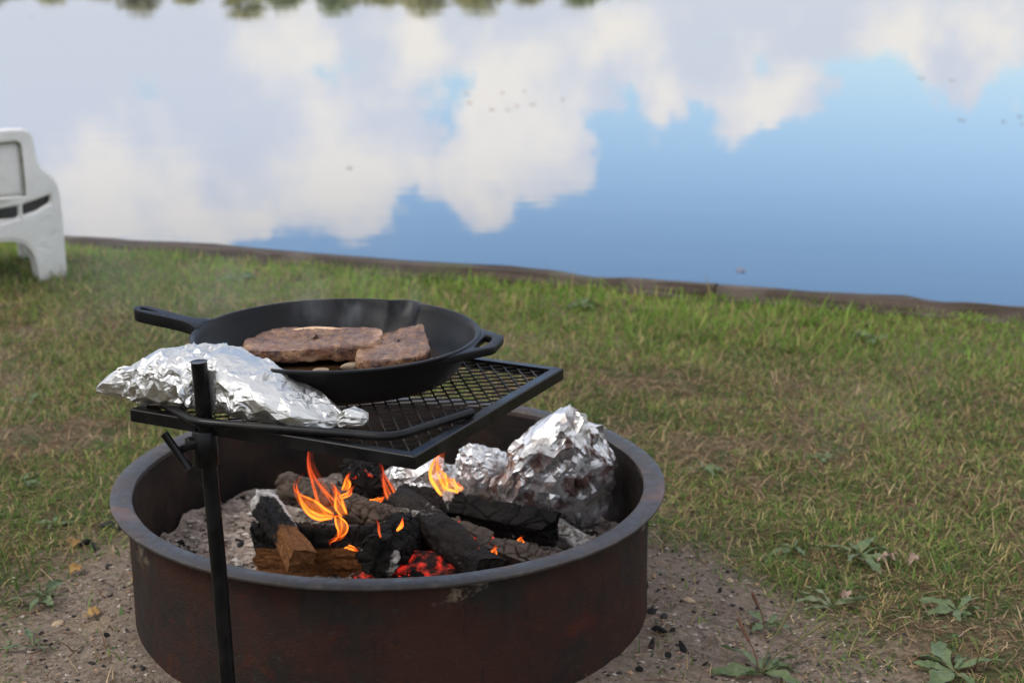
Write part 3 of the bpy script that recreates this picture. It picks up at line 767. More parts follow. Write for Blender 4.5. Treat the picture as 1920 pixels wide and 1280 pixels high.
# ------------------------------------------------------------------ logs
def make_log(p0, p1, r, sect, seed, roll=0., wood=None, ash_f=None, tone=0., crack_d=.0035, glow=False, ember=None, taper=.95, label='', crackscale=.020, name='log'):
    p0, p1 = Vector(p0), Vector(p1); L_ = (p1 - p0).length; ax = (p1 - p0).normalized()
    nu, nv = 150, 110; r = r * .88
    rg = np.random.default_rng(seed)
    U, W = np.meshgrid(np.linspace(0, 1, nu), np.linspace(0, 2 * np.pi, nv, endpoint=False), indexing='ij'); U, W = U.ravel(), W.ravel()
    if sect == 'round': base = np.ones_like(W)
    else:
        K = {'half': [(0, .42), (2.35, .95), (3.93, .95), (3.14, 1.0)], 'wedge': [(0, .50), (2.09, .55), (4.19, .50)], 'square': [(0, .72), (1.57, .74), (3.14, .72), (4.71, .76)]}[sect]
        base = np.full_like(W, 1.15)
        for (an, d) in K:
            c = np.cos(W - an); base = np.where(c > .05, np.minimum(base, d / np.maximum(c, .05)), base)
    rr = r * base * (1 + (taper - 1) * U)
    s = U * L_; arc = W * r
    x, y = rr * np.cos(W + roll), rr * np.sin(W + roll)
    P = np.stack([x, y, s], 1)
    n1 = fbm(P * 14 + seed * 5.1, 3) - .5; n2 = fbm(P * np.array([90, 90, 22]) + seed * 2.3, 3) - .5
    # char cells
    nc = int(L_ * 2 * math.pi * r / crackscale ** 2) + 12
    cs, cw = rg.uniform(0, L_, nc), rg.uniform(0, 2 * np.pi, nc)
    dw = np.abs(W[:, None] - cw[None]); dw = np.minimum(dw, 2 * np.pi - dw) * r
    D = np.hypot((s[:, None] - cs[None]) * 1.15, dw); D.sort(axis=1)
    crk = smooth(.0040, .0004, D[:, 1] - D[:, 0])
    wd = np.zeros_like(U) if wood is None else np.clip(wood(U, W, P), 0, 1)
    d = n1 * r * .42 + n2 * r * .36 - crk * crack_d * 1.25 * (1 - .9 * wd)
    nrm = np.stack([np.cos(W + roll), np.sin(W + roll)], 1)
    P[:, 0] += nrm[:, 0] * d; P[:, 1] += nrm[:, 1] * d
    endw = (fbm(np.stack([np.cos(W) * 1.5, np.sin(W) * 1.5, U * 0 + seed], 1), 3) - .5)
    P[:, 2] += np.where(U < .5, -1, 1) * endw * r * .8 * np.abs(U - .5) * 2
    # rings that close the ends
    ex = []
    F = gridfaces(nu, nv, False, True)
    V = list(map(tuple, P)); att = [wd, crk]
    extraW, extraC = [], []
    for e, base_i, sgn in ((0, 0, -1), (1, (nu - 1) * nv, 1)):
        ringp = P[base_i:base_i + nv]; cen = ringp.mean(0); prev = list(range(base_i, base_i + nv))
        for k, f in enumerate((.86, .68, .48, .28, .10)):
            b0 = len(V)
            for j in range(nv):
                q = cen + (ringp[j] - cen) * f
                dd = (vnoise(np.array([[q[0] * 160 + seed, q[1] * 160, e * 9.]]))[0] - .5) * r * .16
                V.append((q[0], q[1], q[2] + sgn * (r * .10 * (1 - f) + dd)))
            cur = list(range(b0, b0 + nv))
            for j in range(nv):
                q = (prev[j], prev[(j + 1) % nv], cur[(j + 1) % nv], cur[j]); F.append(q[::-1] if e == 0 else q)
            extraW += [wd[base_i + j] for j in range(nv)]; extraC += [0.0] * nv
            prev = cur
        F.append(tuple(prev) if e == 1 else tuple(prev[::-1]))
    # orient: local z -> axis, local x as far up as it goes
    zc = ax; xc = (Vector((0, 0, 1)) - zc * zc.z).normalized(); yc = zc.cross(xc)
    Rm = np.array([xc, yc, zc]).T
    VV = np.array(V); Wd = VV @ Rm.T
    mid = np.array((p0 + p1) / 2); off = np.array(p0) - mid
    o = mesh(name, Wd + off, F, M['log_hot'] if glow else M['log'], None, True); o.location = mid
    n = len(VV); full = lambda arr, ext: np.concatenate([arr, np.array(ext)]).astype(np.float32)
    wdf = full(wd, extraW); ckf = full(crk, extraC)
    up = Wd[:, 2] - Wd[:, 2].mean()
    uu = np.clip(VV[:, 2] / L_, 0, 1)
    asf = np.zeros(n) if ash_f is None else np.clip(ash_f(uu, Wd + np.array(p0)), 0, 1)
    asf = np.clip(asf + .22 * (1 - wdf) * smooth(.48, .66, fbm(VV * np.array([30, 30, 12]) + seed, 3)) + .25 * smooth(.25, .6, ckf) * smooth(.95, .6, ckf) * (1 - wdf), 0, 1)
    emf = np.zeros(n) if ember is None else np.clip(ember(uu, Wd + np.array(p0)), 0, 1)
    for nm, ar in (('wood', wdf), ('crack', ckf), ('ash', asf), ('ember', emf), ('tone', np.full(n, tone))):
        o.data.attributes.new(nm, 'FLOAT', 'POINT').data.foreach_set('value', np.asarray(ar, np.float32))
    tag(o, label, 'log', 'burning logs in the fire ring')
    return o
# leaning split stick with an orange-brown cut face and a white ash cap
make_log((-.300, 2.125, .146), (-.380, 2.290, .180), .0255, 'square', 21, .3, wood=lambda U, W, P: 1.35 - 2.2 * U,
         ash_f=lambda u, w: smooth(.84, .97, u) * 1.2 + 1.2 * smooth(.30, .6, u) * smooth(.010, .020, w[:, 0] - (-.300 - .080 * u)), crack_d=.0012,
         label='split stick with orange-brown cut face and white ash cap, at the left of the fire')
# split log across the front, brown bark face below and black above
make_log((-.385, 2.236, .108), (-.190, 2.226, .110), .050, 'half', 22, 1.45, wood=lambda U, W, P: 1.25 - smooth(.010, .030, P[:, 0]) * 1.5,
         label='thick split log with brown bark face lying across the front of the fire')
make_log((-.372, 2.470, .130), (-.140, 2.265, .142), .029, 'round', 23, 0, tone=.50, ash_f=lambda u, w: .12 + .3 * smooth(.82, 1., u), crack_d=.006, crackscale=.026,
         label='cracked grey-brown log under the largest flames, lying diagonally')
make_log((-.238, 2.425, .144), (-.262, 2.610, .120), .043, 'square', 24, .78, ash_f=lambda u, w: .45 * smooth(.182, .195, w[:, 2]), crack_d=.006, crackscale=.015, glow=True,
         ember=lambda u, w: .35 * smooth(.15, .0, u), label='black charred log end at the back of the fire under the grill')
make_log((-.196, 2.150, .138), (-.115, 2.400, .120), .039, 'round', 25, 0, ash_f=lambda u, w: .7 * smooth(.01, .035, w[:, 0] + .196 - .32 * u) * smooth(.5, .0, u), crack_d=.006,
         label='round black log end facing out at the middle of the fire')
make_log((-.172, 2.350, .150), (-.030, 2.110, .134), .029, 'round', 26, 0, tone=.10, crack_d=.0008, ash_f=lambda u, w: .42 * np.exp(-((u - .36) / .12) ** 2) * smooth(.145, .180, w[:, 2]), taper=1.0,
         label='smooth grey-barked log slanting down to the front right of the fire')
make_log((-.180, 2.425, .126), (.065, 2.290, .128), .032, 'square', 27, .5, crack_d=.004, crackscale=.034, ash_f=lambda u, w: .5 * smooth(.22, .30, u) * smooth(.42, .32, u),
         label='long black split log lying below the big foil packet')
make_log((-.100, 2.300, .120), (.048, 2.160, .116), .032, 'square', 28, .2, tone=.6, crack_d=.006, crackscale=.026, ash_f=lambda u, w: .25 * smooth(.135, .15, w[:, 2]), glow=True,
         ember=lambda u, w: .5 * smooth(.5, .7, fbm(w * 30, 2)), label='cracked brown log low at the front right of the fire')
make_log((-.165, 2.130, .100), (-.055, 2.185, .105), .030, 'wedge', 29, .5, crack_d=.006, crackscale=.018, glow=True, ember=lambda u, w: .8 * smooth(.6, .2, u),
         label='short charred chunk glowing red beneath the smooth log')
make_log((.03, 2.43, .098), (.135, 2.26, .094), .024, 'round', 30, 0, tone=.3, ash_f=lambda u, w: .6 + 0 * u, label='thin ash-covered branch half sunk in the ash under the foil packet')

# ember bed
bm = bmesh.new(); bmesh.ops.create_icosphere(bm, subdivisions=4, radius=1)
for v in bm.verts:
    q = np.array([list(v.co * 3.1)]); k = 1 + (fbm(q + 7, 3)[0] - .5) * .9
    v.co = Vector((v.co.x * .085 * k, v.co.y * .05 * k, v.co.z * .030 * k))
o = frombm('embers', bm, M['ember'], None, True); o.location = (-.135, 2.190, .100); tag(o, 'glowing red embers under the logs at the front of the fire', 'embers')

# charcoal lumps in the ash
def chunk_mesh(name, seed, mat, r, flat=.7, sub=2, rough=.9):
    bm = bmesh.new(); bmesh.ops.create_icosphere(bm, subdivisions=sub, radius=r); rg = np.random.default_rng(seed)
    ds = [(Vector(rg.normal(size=3)).normalized(), rg.uniform(.45, .85) * r) for _ in range(7)]
    for v in bm.verts:
        for d, k in ds:
            t = v.co.dot(d)
            if t > k: v.co -= d * (t - k) * rough
        v.co.z *= flat
    bmesh.ops.recalc_face_normals(bm, faces=bm.faces)
    me = bpy.data.meshes.new(name); bm.to_mesh(me); bm.free(); me.materials.append(mat); return me
cm_ = [chunk_mesh('charcoal_lump', 70 + k, M['charcoal'], 1.0, .75) for k in range(4)]
rg = random.Random(4)
k = 0
while k < 26:
    w, r_ = rg.uniform(0, 6.283), rg.uniform(.12, .36)
    x, y = RC[0] + r_ * math.cos(w), RC[1] + r_ * math.sin(w)
    if -.36 < x < .06 and 2.1 < y < 2.45: continue
    o = link('charcoal_lump', cm_[k % 4]); s = rg.uniform(.006, .014); o.scale = (s * 1.4, s, s); o.rotation_euler = (rg.random(), rg.random(), rg.random() * 6)
    o.location = (x, y, .082 + (fbm(np.array([[(x - RC[0]) * 12 + 3, (y - RC[1]) * 12 + 3, 3.]]), 4)[0] - .5) * .035); k += 1
    tag(o, 'small charcoal lump lying in the ash inside the ring', 'charcoal', 'charcoal lumps in the ash')

V, F, cols = [], [], []; r_ = np.random.default_rng(31)
for k in range(2600):
    w, q_ = r_.uniform(0, 6.283), .37 * math.sqrt(r_.random()); x, y = q_ * math.cos(w), q_ * math.sin(w)
    z = .078 + (fbm(np.array([[x, y, 0]]) * 12 + 3, 4)[0] - .5) * .035 + .012 * float(smooth(.3, .0, math.hypot(x, y - .02))) + .004
    s_ = .0016 + .0055 * r_.random() ** 3; b0 = len(V)
    col = [(.38, .33, .29), (.018, .016, .015), (.20, .16, .135), (.50, .46, .42)][r_.choice(4, p=[.34, .26, .28, .12])]
    D = r_.normal(size=(6, 3)) * .3 + np.array([[1, 0, 0], [-1, 0, 0], [0, 1, 0], [0, -1, 0], [0, 0, 1], [0, 0, -1]])
    V += [(x + d[0] * s_ * 1.3, y + d[1] * s_, z + d[2] * s_ * .7) for d in D]; cols += [(*col, 1)] * 6
    F += [tuple(b0 + i for i in f) for f in ((0, 2, 4), (2, 1, 4), (1, 3, 4), (3, 0, 4), (2, 0, 5), (1, 2, 5), (3, 1, 5), (0, 3, 5))]
t = NT('ash_crumbs'); t.done(t.bsdf(t.attr('col', 'Color'), .95, 0, None, .1))
o = mesh('ash_crumbs', V, F, t.m); o.location = (RC[0], RC[1], 0); o.data.attributes.new('col', 'FLOAT_COLOR', 'POINT').data.foreach_set('color', np.array(cols, np.float32).ravel())
tag(o, 'crumbled ash flakes and char bits over the ash bed', 'ash', None, 'stuff')

# ------------------------------------------------------------------ foil packets
def crumple(P, seed, n, f0, f1, amp):
    r = np.random.default_rng(seed); s = np.zeros(len(P))
    Q = P + .012 * np.stack([np.sin(P[:, 1] * 60 + seed), np.sin(P[:, 2] * 55 + 1), np.sin(P[:, 0] * 50 + 2)], 1)
    for i in range(n):
        d = r.normal(size=3); d /= np.linalg.norm(d); f = f0 * (f1 / f0) ** (i / max(1, n - 1)); ph = r.random()
        x = (Q @ d) * f + ph
        t = np.abs((x % 1) - .5) * 2
        d2 = r.normal(size=3); d2 /= np.linalg.norm(d2)
        mk = np.clip(.45 + 1.3 * np.sin((P @ d2) * f * 2.2 + r.random() * 6), 0, 1)
        s += (t - .5) * mk * (f0 / f) ** .85
    return s * amp
def vnormals(V, F):
    me = bpy.data.meshes.new('t'); me.from_pydata([tuple(v) for v in V], [], F); me.update()
    n = np.zeros(len(V) * 3); me.vertices.foreach_get('normal', n); bpy.data.meshes.remove(me); return n.reshape(-1, 3)
def facet(V, T, seed, levels, k):
    """midpoint subdivision with random kinks: flat facets and sharp creases, as in crumpled foil"""
    r = np.random.default_rng(seed); V = np.array(V, float); T = np.array(T, int)
    for lv in range(levels):
        E = np.sort(np.concatenate([T[:, [0, 1]], T[:, [1, 2]], T[:, [2, 0]]]), 1)
        U_, inv = np.unique(E, axis=0, return_inverse=True); inv = inv.ravel()
        a_, b_ = V[U_[:, 0]], V[U_[:, 1]]; ln = np.linalg.norm(a_ - b_, axis=1)
        fn = np.cross(V[T[:, 1]] - V[T[:, 0]], V[T[:, 2]] - V[T[:, 0]]); vn = np.zeros_like(V)
        for c in range(3): np.add.at(vn, T[:, c], fn)
        vn /= np.linalg.norm(vn, axis=1)[:, None] + 1e-12
        en = vn[U_[:, 0]] + vn[U_[:, 1]]; en /= np.linalg.norm(en, axis=1)[:, None] + 1e-12
        t_ = r.uniform(.32, .68, len(U_))[:, None]
        amp = r.choice([-1., -.35, .0, .35, 1.], len(U_)) * r.uniform(.5, 1., len(U_))
        mc_ = (a_ + b_) / 2; calm = .25 + 1.35 * smooth(.38, .62, vnoise(mc_ * 34 + seed))     # some stretches stay flat, others crumple
        amp = amp * calm
        mid = a_ * (1 - t_) + b_ * t_ + en * (ln * k[lv] * amp)[:, None]
        n0 = len(V); V = np.concatenate([V, mid]); nt_ = len(T)
        ab, bc, ca = n0 + inv[:nt_], n0 + inv[nt_:2 * nt_], n0 + inv[2 * nt_:]
        T = np.concatenate([np.stack([T[:, 0], ab, ca], 1), np.stack([ab, T[:, 1], bc], 1), np.stack([ca, bc, T[:, 2]], 1), np.stack([ab, bc, ca], 1)])
    return V, T
# long packet on the grill
def foil_long():
    cen = np.array([-.352, 1.892, .452]); r = np.random.default_rng(61)
    nu, nv = 25, 15
    U = np.linspace(0, 1, nu)
    kx = [0, .06, .14, .20, .32, .48, .64, .80, .88, .915, .95, 1.0]
    sx = np.interp(U, kx, [-.522, -.502, -.476, -.452, -.410, -.356, -.300, -.246, -.218, -.205, -.194, -.174])
    sy = np.interp(U, kx, [1.938, 1.934, 1.928, 1.920, 1.908, 1.893, 1.862, 1.832, 1.820, 1.816, 1.812, 1.804])
    top = np.interp(U, kx, [.464, .484, .492, .509, .522, .523, .506, .482, .468, .460, .476, .470])
    bot = np.interp(U, kx, [.454, .450, .452, .450, .450, .450, .450, .450, .450, .452, .452, .454])
    wid = np.interp(U, kx, [.006, .013, .017, .040, .052, .054, .054, .046, .030, .012, .018, .012])
    side = np.array([.30, .945, 0])
    V = []
    for i in range(nu):
        zc, zh = (top[i] + bot[i]) / 2, (top[i] - bot[i]) / 2
        for j in range(nv):
            w = 2 * math.pi * (j + .5 * (i % 2) + r.uniform(-.28, .28)) / nv
            c, s_ = math.cos(w), math.sin(w)
            c = math.copysign(abs(c) ** .8, c); s2 = math.copysign(abs(s_) ** (.9 if s_ > 0 else .55), s_)
            k = 1 + r.uniform(-.07, .05)
            dx = r.uniform(-.0035, .0035) if 0 < i < nu - 1 else 0
            V.append((sx[i] + dx + side[0] * c * wid[i] * k, sy[i] + side[1] * c * wid[i] * k, zc + zh * s2 * k))
    T = []
    for i in range(nu - 1):
        for j in range(nv):
            a_, b_, c_, d_ = i * nv + j, (i + 1) * nv + j, (i + 1) * nv + (j + 1) % nv, i * nv + (j + 1) % nv
            T += [(a_, b_, c_), (a_, c_, d_)] if (i % 2) else [(a_, b_, d_), (b_, c_, d_)]
    n0 = len(V); V += [(sx[0] - .004, sy[0], (top[0] + bot[0]) / 2), (sx[-1] + .004, sy[-1], (top[-1] + bot[-1]) / 2)]
    for j in range(nv): T += [(n0, j, (j + 1) % nv), (n0 + 1, (nu - 1) * nv + (j + 1) % nv, (nu - 1) * nv + j)]
    V, T = facet(V, T, 62, 3, (.14, .11, .05))
    V[:, 2] = np.maximum(V[:, 2], .4505)
    # keep clear of the post
    d_ = np.hypot(V[:, 0] - (PX_ - .008), V[:, 1] - PY_); nr = d_ < .0125
    V[nr, 1] = np.maximum(V[nr, 1], PY_ + .0125)
    V[:, 1] = np.where((np.abs(V[:, 0] - (PX_ - .008)) < .016) & (V[:, 1] < PY_ + .013), PY_ + .013, V[:, 1])
    o = mesh('foil_packet', V - cen, T, M['foil'], None, False); o.location = cen
    tag(o, 'long crumpled foil packet with pinched ends resting on the grill behind the post', 'foil packet', 'foil packets')
PX_, PY_ = -.364, 1.838
foil_long()
def foil_lump(cen, size, seed, rot, mat, label, shape=None, amp=1.0, sub=3):
    bm = bmesh.new(); bmesh.ops.create_icosphere(bm, subdivisions=sub, radius=1)
    V = np.array([v.co[:] for v in bm.verts]); F = [tuple(v.index for v in f.verts) for f in bm.faces]; bm.free()
    r = np.random.default_rng(seed)
    V += r.normal(size=V.shape) * .03; V *= (1 + r.uniform(-.07, .06, len(V)) * amp)[:, None]
    if shape: V = shape(V)
    V = V * np.array(size)
    V = V @ np.array(Matrix.Rotation(rot[2], 3, 'Z') @ Matrix.Rotation(rot[1], 3, 'Y') @ Matrix.Rotation(rot[0], 3, 'X')).T
    V, F = facet(V, F, seed + 1, 3, (.20, .16, .06))
    o = mesh('foil_packet', V, F, mat, None, False); o.location = cen
    tag(o, label, 'foil packet', 'foil packets'); return o
def mid_shape(V):
    V = V.copy(); V[:, 0] *= np.interp(V[:, 2], [-1, -.2, .3, 1], [1.25, 1.1, .85, .45]); V[:, 2] = np.where(V[:, 2] < -.45, -.45 + (V[:, 2] + .45) * .4, V[:, 2]); return V
def big_shape(V):
    V = V.copy(); z = V[:, 2]
    k = np.interp(z, [-1, -.55, -.1, .45, 1], [.66, .88, 1.10, 1.0, .50]); V[:, 0] *= k
    V[:, 0] += np.interp(z, [-1, -.3, .2, 1], [.22, .05, -.04, -.10]) * 1.0
    fl = smooth(-.25, -.85, V[:, 0]) * smooth(.1, -.35, z) * smooth(-.95, -.45, z)      # a flap of loose foil hanging at the lower left
    V[:, 0] -= .28 * fl; V[:, 2] -= .25 * fl
    return V
foil_lump((.078, 2.405, .176), (.084, .056, .124), 41, (.30, .12, .15), M['foil_soot'], 'big soot-smeared foil packet standing at the right side of the fire', big_shape, .9)
foil_lump((-.050, 2.495, .142), (.060, .042, .060), 43, (.1, -.5, .2), M['foil_ash'], 'smaller sooty foil packet behind the black log, left of the big foil packet', mid_shape, .9)
foil_lump((-.148, 2.530, .125), (.070, .042, .045), 45, (.0, .1, -.1), M['foil_ash'], 'low foil packet at the back of the fire below the grill corner', mid_shape, .8)

# ------------------------------------------------------------------ grill
GZ = .447
A = np.array([-.467, 1.907]); B = np.array([-.110, 1.712]); 
e1 = (A - B) / np.linalg.norm(A - B); e2 = np.array([-e1[1], e1[0]]); e2 = e2 if e2[1] > 0 else -e2
C_ = np.array([.058, 2.090]); side_l = .405
# square it: keep B, turn e1/e2 by half the small misfit
e2m = (C_ - B) / np.linalg.norm(C_ - B)
mis = math.atan2(e2m[0] * e2[1] - e2m[1] * e2[0], e2m @ e2)
rt = lambda v, a: np.array([v[0] * math.cos(a) - v[1] * math.sin(a), v[0] * math.sin(a) + v[1] * math.cos(a)])
e1 = rt(e1, -mis / 2); e2 = rt(e2, -mis / 2)
GB = B; GA = B + e1 * side_l; GC = B + e2 * side_l; GD = GA + GC - GB
PX, PY = -.364, 1.838                      # post
post = empty('swivel_grill', (PX, PY, 0)); tag(post, 'black steel swivel grill with diamond mesh grate on a post beside the fire ring', 'grill')
def P3(p, z): return (p[0], p[1], z)
V, F = tube([(PX + .006, PY + .02, -.12), (PX + .001, PY + .004, .25), (PX - .010, PY + .001, .5225)], .0098, 28, True, 2)
o = mesh('post', rel(post, V), F, M['steel'], post, True); bevel(o, .001, 2, 50)
o.modifiers.new('es', 'EDGE_SPLIT').split_angle = R(40)
# collar and clamp screw
cx = lambda z: PX - .010 * (z - .1) / .42
prof = [(.0105, 0), (.0145, 0), (.0152, .001), (.0152, .044), (.0145, .045), (.0105, .045)]
V, F = lathe(prof, 36); V = V + np.array([cx(.42), PY + .002, .392])
o = mesh('collar', rel(post, V), F, M['steel'], post, True); o.modifiers.new('es', 'EDGE_SPLIT').split_angle = R(40)
V, F = lathe([(0, 0), (.0070, 0), (.0078, .0008), (.0078, .009), (.007, .0098), (0, .0098)], 24)
q = Vector((-.82, -.50, .0)).normalized(); Rq = q.to_track_quat('Z', 'Y').to_matrix(); V = V @ np.array(Rq).T + np.array([cx(.42) + q.x * .013, PY + .002 + q.y * .013, .423])
o = mesh('clamp_nut', rel(post, V), F, M['steel'], post, True); o.modifiers.new('es', 'EDGE_SPLIT').split_angle = R(40)
sc0 = np.array([cx(.42), PY + .002, .421]); sc1 = sc0 + np.array([q.x, q.y, -.14]) * .036
V, F = tube([sc0, sc1], .0042, 14); screw = mesh('clamp_screw', rel(post, V), F, M['steel'], post, True)
bar = np.array([.56, -.10, -.82]); bar /= np.linalg.norm(bar)
V, F = tube([sc1 - bar * .026, sc1 + bar * .026], .0050, 16); o = mesh('clamp_handle', rel(post, V), F, M['steel'], screw, True); bevel(o, .0012, 2, 50)
o.modifiers.new('es', 'EDGE_SPLIT').split_angle = R(40)
# frame bars with mitred ends
def frame_bar(p, q, inward):
    d = (q - p) / np.linalg.norm(q - p); w, h, tk = .0135, .0165, .0032
    # angle iron: outer upright leg + top leg
    prof = [(0, -h), (0, -.0012), (.0012, 0), (w, 0), (w, -tk), (tk, -tk), (tk, -h)]
    V = []
    for end, sg in ((p, 1), (q, -1)):
        for (a_, z) in prof:
            r_ = end + inward * a_ + d * a_ * sg
            V.append((r_[0], r_[1], GZ + z))
    n = len(prof); F = [(i, (i + 1) % n, n + (i + 1) % n, n + i) for i in range(n)] + [tuple(range(n))[::-1], tuple(range(n, 2 * n))]
    bm = bmesh.new(); vs = [bm.verts.new(v) for v in rel(post, V)]
    for f in F: bm.faces.new([vs[i] for i in f])
    o = frombm('frame_bar', bm, M['steel'], post); bevel(o, .0008, 2)
cen = (GA + GC) / 2
for p, q_ in ((GA, GB), (GB, GC), (GC, GD), (GD, GA)):
    d = (q_ - p) / side_l; inw = np.array([-d[1], d[0]]); 
    if inw @ (cen - p) < 0: inw = -inw
    frame_bar(p, q_, inw)
# expanded metal mesh: zigzag strands that touch crest to crest
V, F = [], []
u_ = (GA - GB) / side_l; v_ = (GC - GB) / side_l
pitch, row = .0254, .0105; m0 = .006; span = side_l - 2 * m0
nrow = int(span / row); ncol = int(span / (pitch / 2))
def strand_pt(i, j):
    a_ = m0 + span * j / ncol
    b_ = m0 + row * .5 + i * row + (row * .5 if (i + j) % 2 else -row * .5)
    return GB + v_ * a_ + u_ * b_
for i in range(nrow):
    base = len(V)
    for j in range(ncol + 1):
        p = strand_pt(i, j)
        zz = GZ - .0030 + (.0007 if (i + j) % 2 else -.0007)
        for (du, dz) in ((-.0010, -.0009), (.0010, -.0014), (.0012, .0009), (-.0008, .0014)):
            V.append((p[0] + u_[0] * du, p[1] + u_[1] * du, zz - .0006 + dz - .0020))
    for j in range(ncol):
        for k in range(4):
            F.append((base + j * 4 + k, base + j * 4 + (k + 1) % 4, base + (j + 1) * 4 + (k + 1) % 4, base + (j + 1) * 4 + k))
o = mesh('expanded_mesh', rel(post, np.array(V)), F, M['mesh'], post); o['kind'] = 'stuff'
# bent round bar around the post
rz = GZ + .0056
rod = polyround([(-.455, 1.925, rz), (-.380, 1.826, rz - .001), (-.352, 1.814, rz), (-.139, 1.762, rz), (-.049, 1.860, rz)], .022)
V, F = tube(rod, .0056, 16, True, 1)
o = mesh('guard_rod', rel(post, V), F, M['steel'], post, True); o.modifiers.new('es', 'EDGE_SPLIT').split_angle = R(50)

# ------------------------------------------------------------------ skillet
PC = np.array([-.233, 2.052]); PZ = GZ + .0015
hv = np.array([-.262, .060]); hang = math.atan2(hv[1], hv[0])
pan = empty('skillet', (PC[0], PC[1], PZ), hang); tag(pan, 'large black cast-iron skillet with a long handle and a helper loop, on the grill', 'skillet')
RP, HP = .192, .055
prof = [(0, 0), (.10, 0), (.150, 0), (.156, .0012), (.160, .005), (.167, .015), (.178, .033), (.1862, .047), (.1905, HP - .004), (.1915, HP - .0012), (.1900, HP),
        (.1865, HP), (.1848, HP - .0015), (.1825, .046), (.1745, .033), (.1630, .016), (.1570, .0085), (.150, .0058), (.10, .005), (0, .005)]
V, F = lathe(prof, 360)
a = np.arctan2(V[:, 1], V[:, 0])
for sp in (R(-103), R(60)):
    dlt = np.abs((a - sp + math.pi) % (2 * math.pi) - math.pi); k = np.clip(1 - (dlt / .135) ** 2, 0, 1) ** .8 * smooth(.020, .044, V[:, 2]) * smooth(.12, .16, np.hypot(V[:, 0], V[:, 1]))
    V[:, 0] += np.cos(sp) * .014 * k; V[:, 1] += np.sin(sp) * .014 * k; V[:, 2] -= .0012 * k
o = mesh('pan_body', V, F, M['iron'], pan, True)
# long handle: plate with a hanging hole, arched
def arc(cx_, cy_, r_, a0, a1, n): return [(cx_ + r_ * math.cos(a0 + (a1 - a0) * k / n), cy_ + r_ * math.sin(a0 + (a1 - a0) * k / n)) for k in range(n + 1)]
out = [(.170, -.030), (.190, -.026), (.202, -.0155), (.216, -.0125), (.235, -.0130), (.255, -.0148)] + arc(.272, 0, .0156, -math.pi / 2, math.pi / 2, 14)[1:-1] + [(.255, .0148), (.235, .0130), (.216, .0125), (.202, .0155), (.190, .026), (.170, .030)]
hole = arc(.275, 0, .0048, -1.9, 1.9, 12) + [(.262, .0024), (.254, 0), (.262, -.0024)]
bm = plate(out, [hole], .0155)
bmesh.ops.subdivide_edges(bm, edges=[e for e in bm.edges if e.calc_length() > .02], cuts=3)
for v in bm.verts:
    x = v.co.x; v.co.z += HP - .0175 + .021 * ((x - .17) / .12) ** 1.0
o = frombm('handle', bm, M['iron'], pan); bevel(o, .0042, 4, 50); o.data.polygons.foreach_set('use_smooth', [True] * len(o.data.polygons))
out = [(-.160, -.088), (-.178, -.074), (-.196, -.056), (-.214, -.037), (-.221, -.030), (-.2225, -.020), (-.2225, .020), (-.221, .030), (-.214, .037), (-.196, .056), (-.178, .074), (-.160, .088)] + [(.1868 * math.cos(R(q_)), .1868 * math.sin(R(q_))) for q_ in range(155, 206, 5)]
hole = [(-.1960, -.033), (-.203, -.028), (-.2085, -.018), (-.2095, 0), (-.2085, .018), (-.203, .028), (-.1960, .033), (-.1945, .018), (-.1942, 0), (-.1945, -.018)]
bm = plate(out, [hole], .0105)
for v in bm.verts: v.co.z += HP - .0125 + .002 * (abs(v.co.x) - .18) / .04
for v in list(bm.verts):
    pass
o = frombm('helper_handle', bm, M['iron'], pan); bevel(o, .0030, 3, 50); o.data.polygons.foreach_set('use_smooth', [True] * len(o.data.polygons))
# the plates must not show inside the bowl
for ch in list(pan.children):
    if ch.name.startswith(('handle', 'helper')):
        for v in ch.data.vertices:
            r_ = math.hypot(v.co.x, v.co.y); lim_ = .1865
            if r_ < lim_: v.co.x *= lim_ / r_; v.co.y *= lim_ / r_
V, F = lathe([(0, .0066), (.08, .0066), (.135, .0066), (.150, .0064)], 96); V = V + np.array([PC[0], PC[1], PZ])
g = mesh('grease', V - np.array([PC[0], PC[1], PZ]), F, M['grease'], None, True); g.location = (PC[0], PC[1], PZ); tag(g, 'thin brown cooking grease on the skillet floor', 'grease', None, 'stuff')

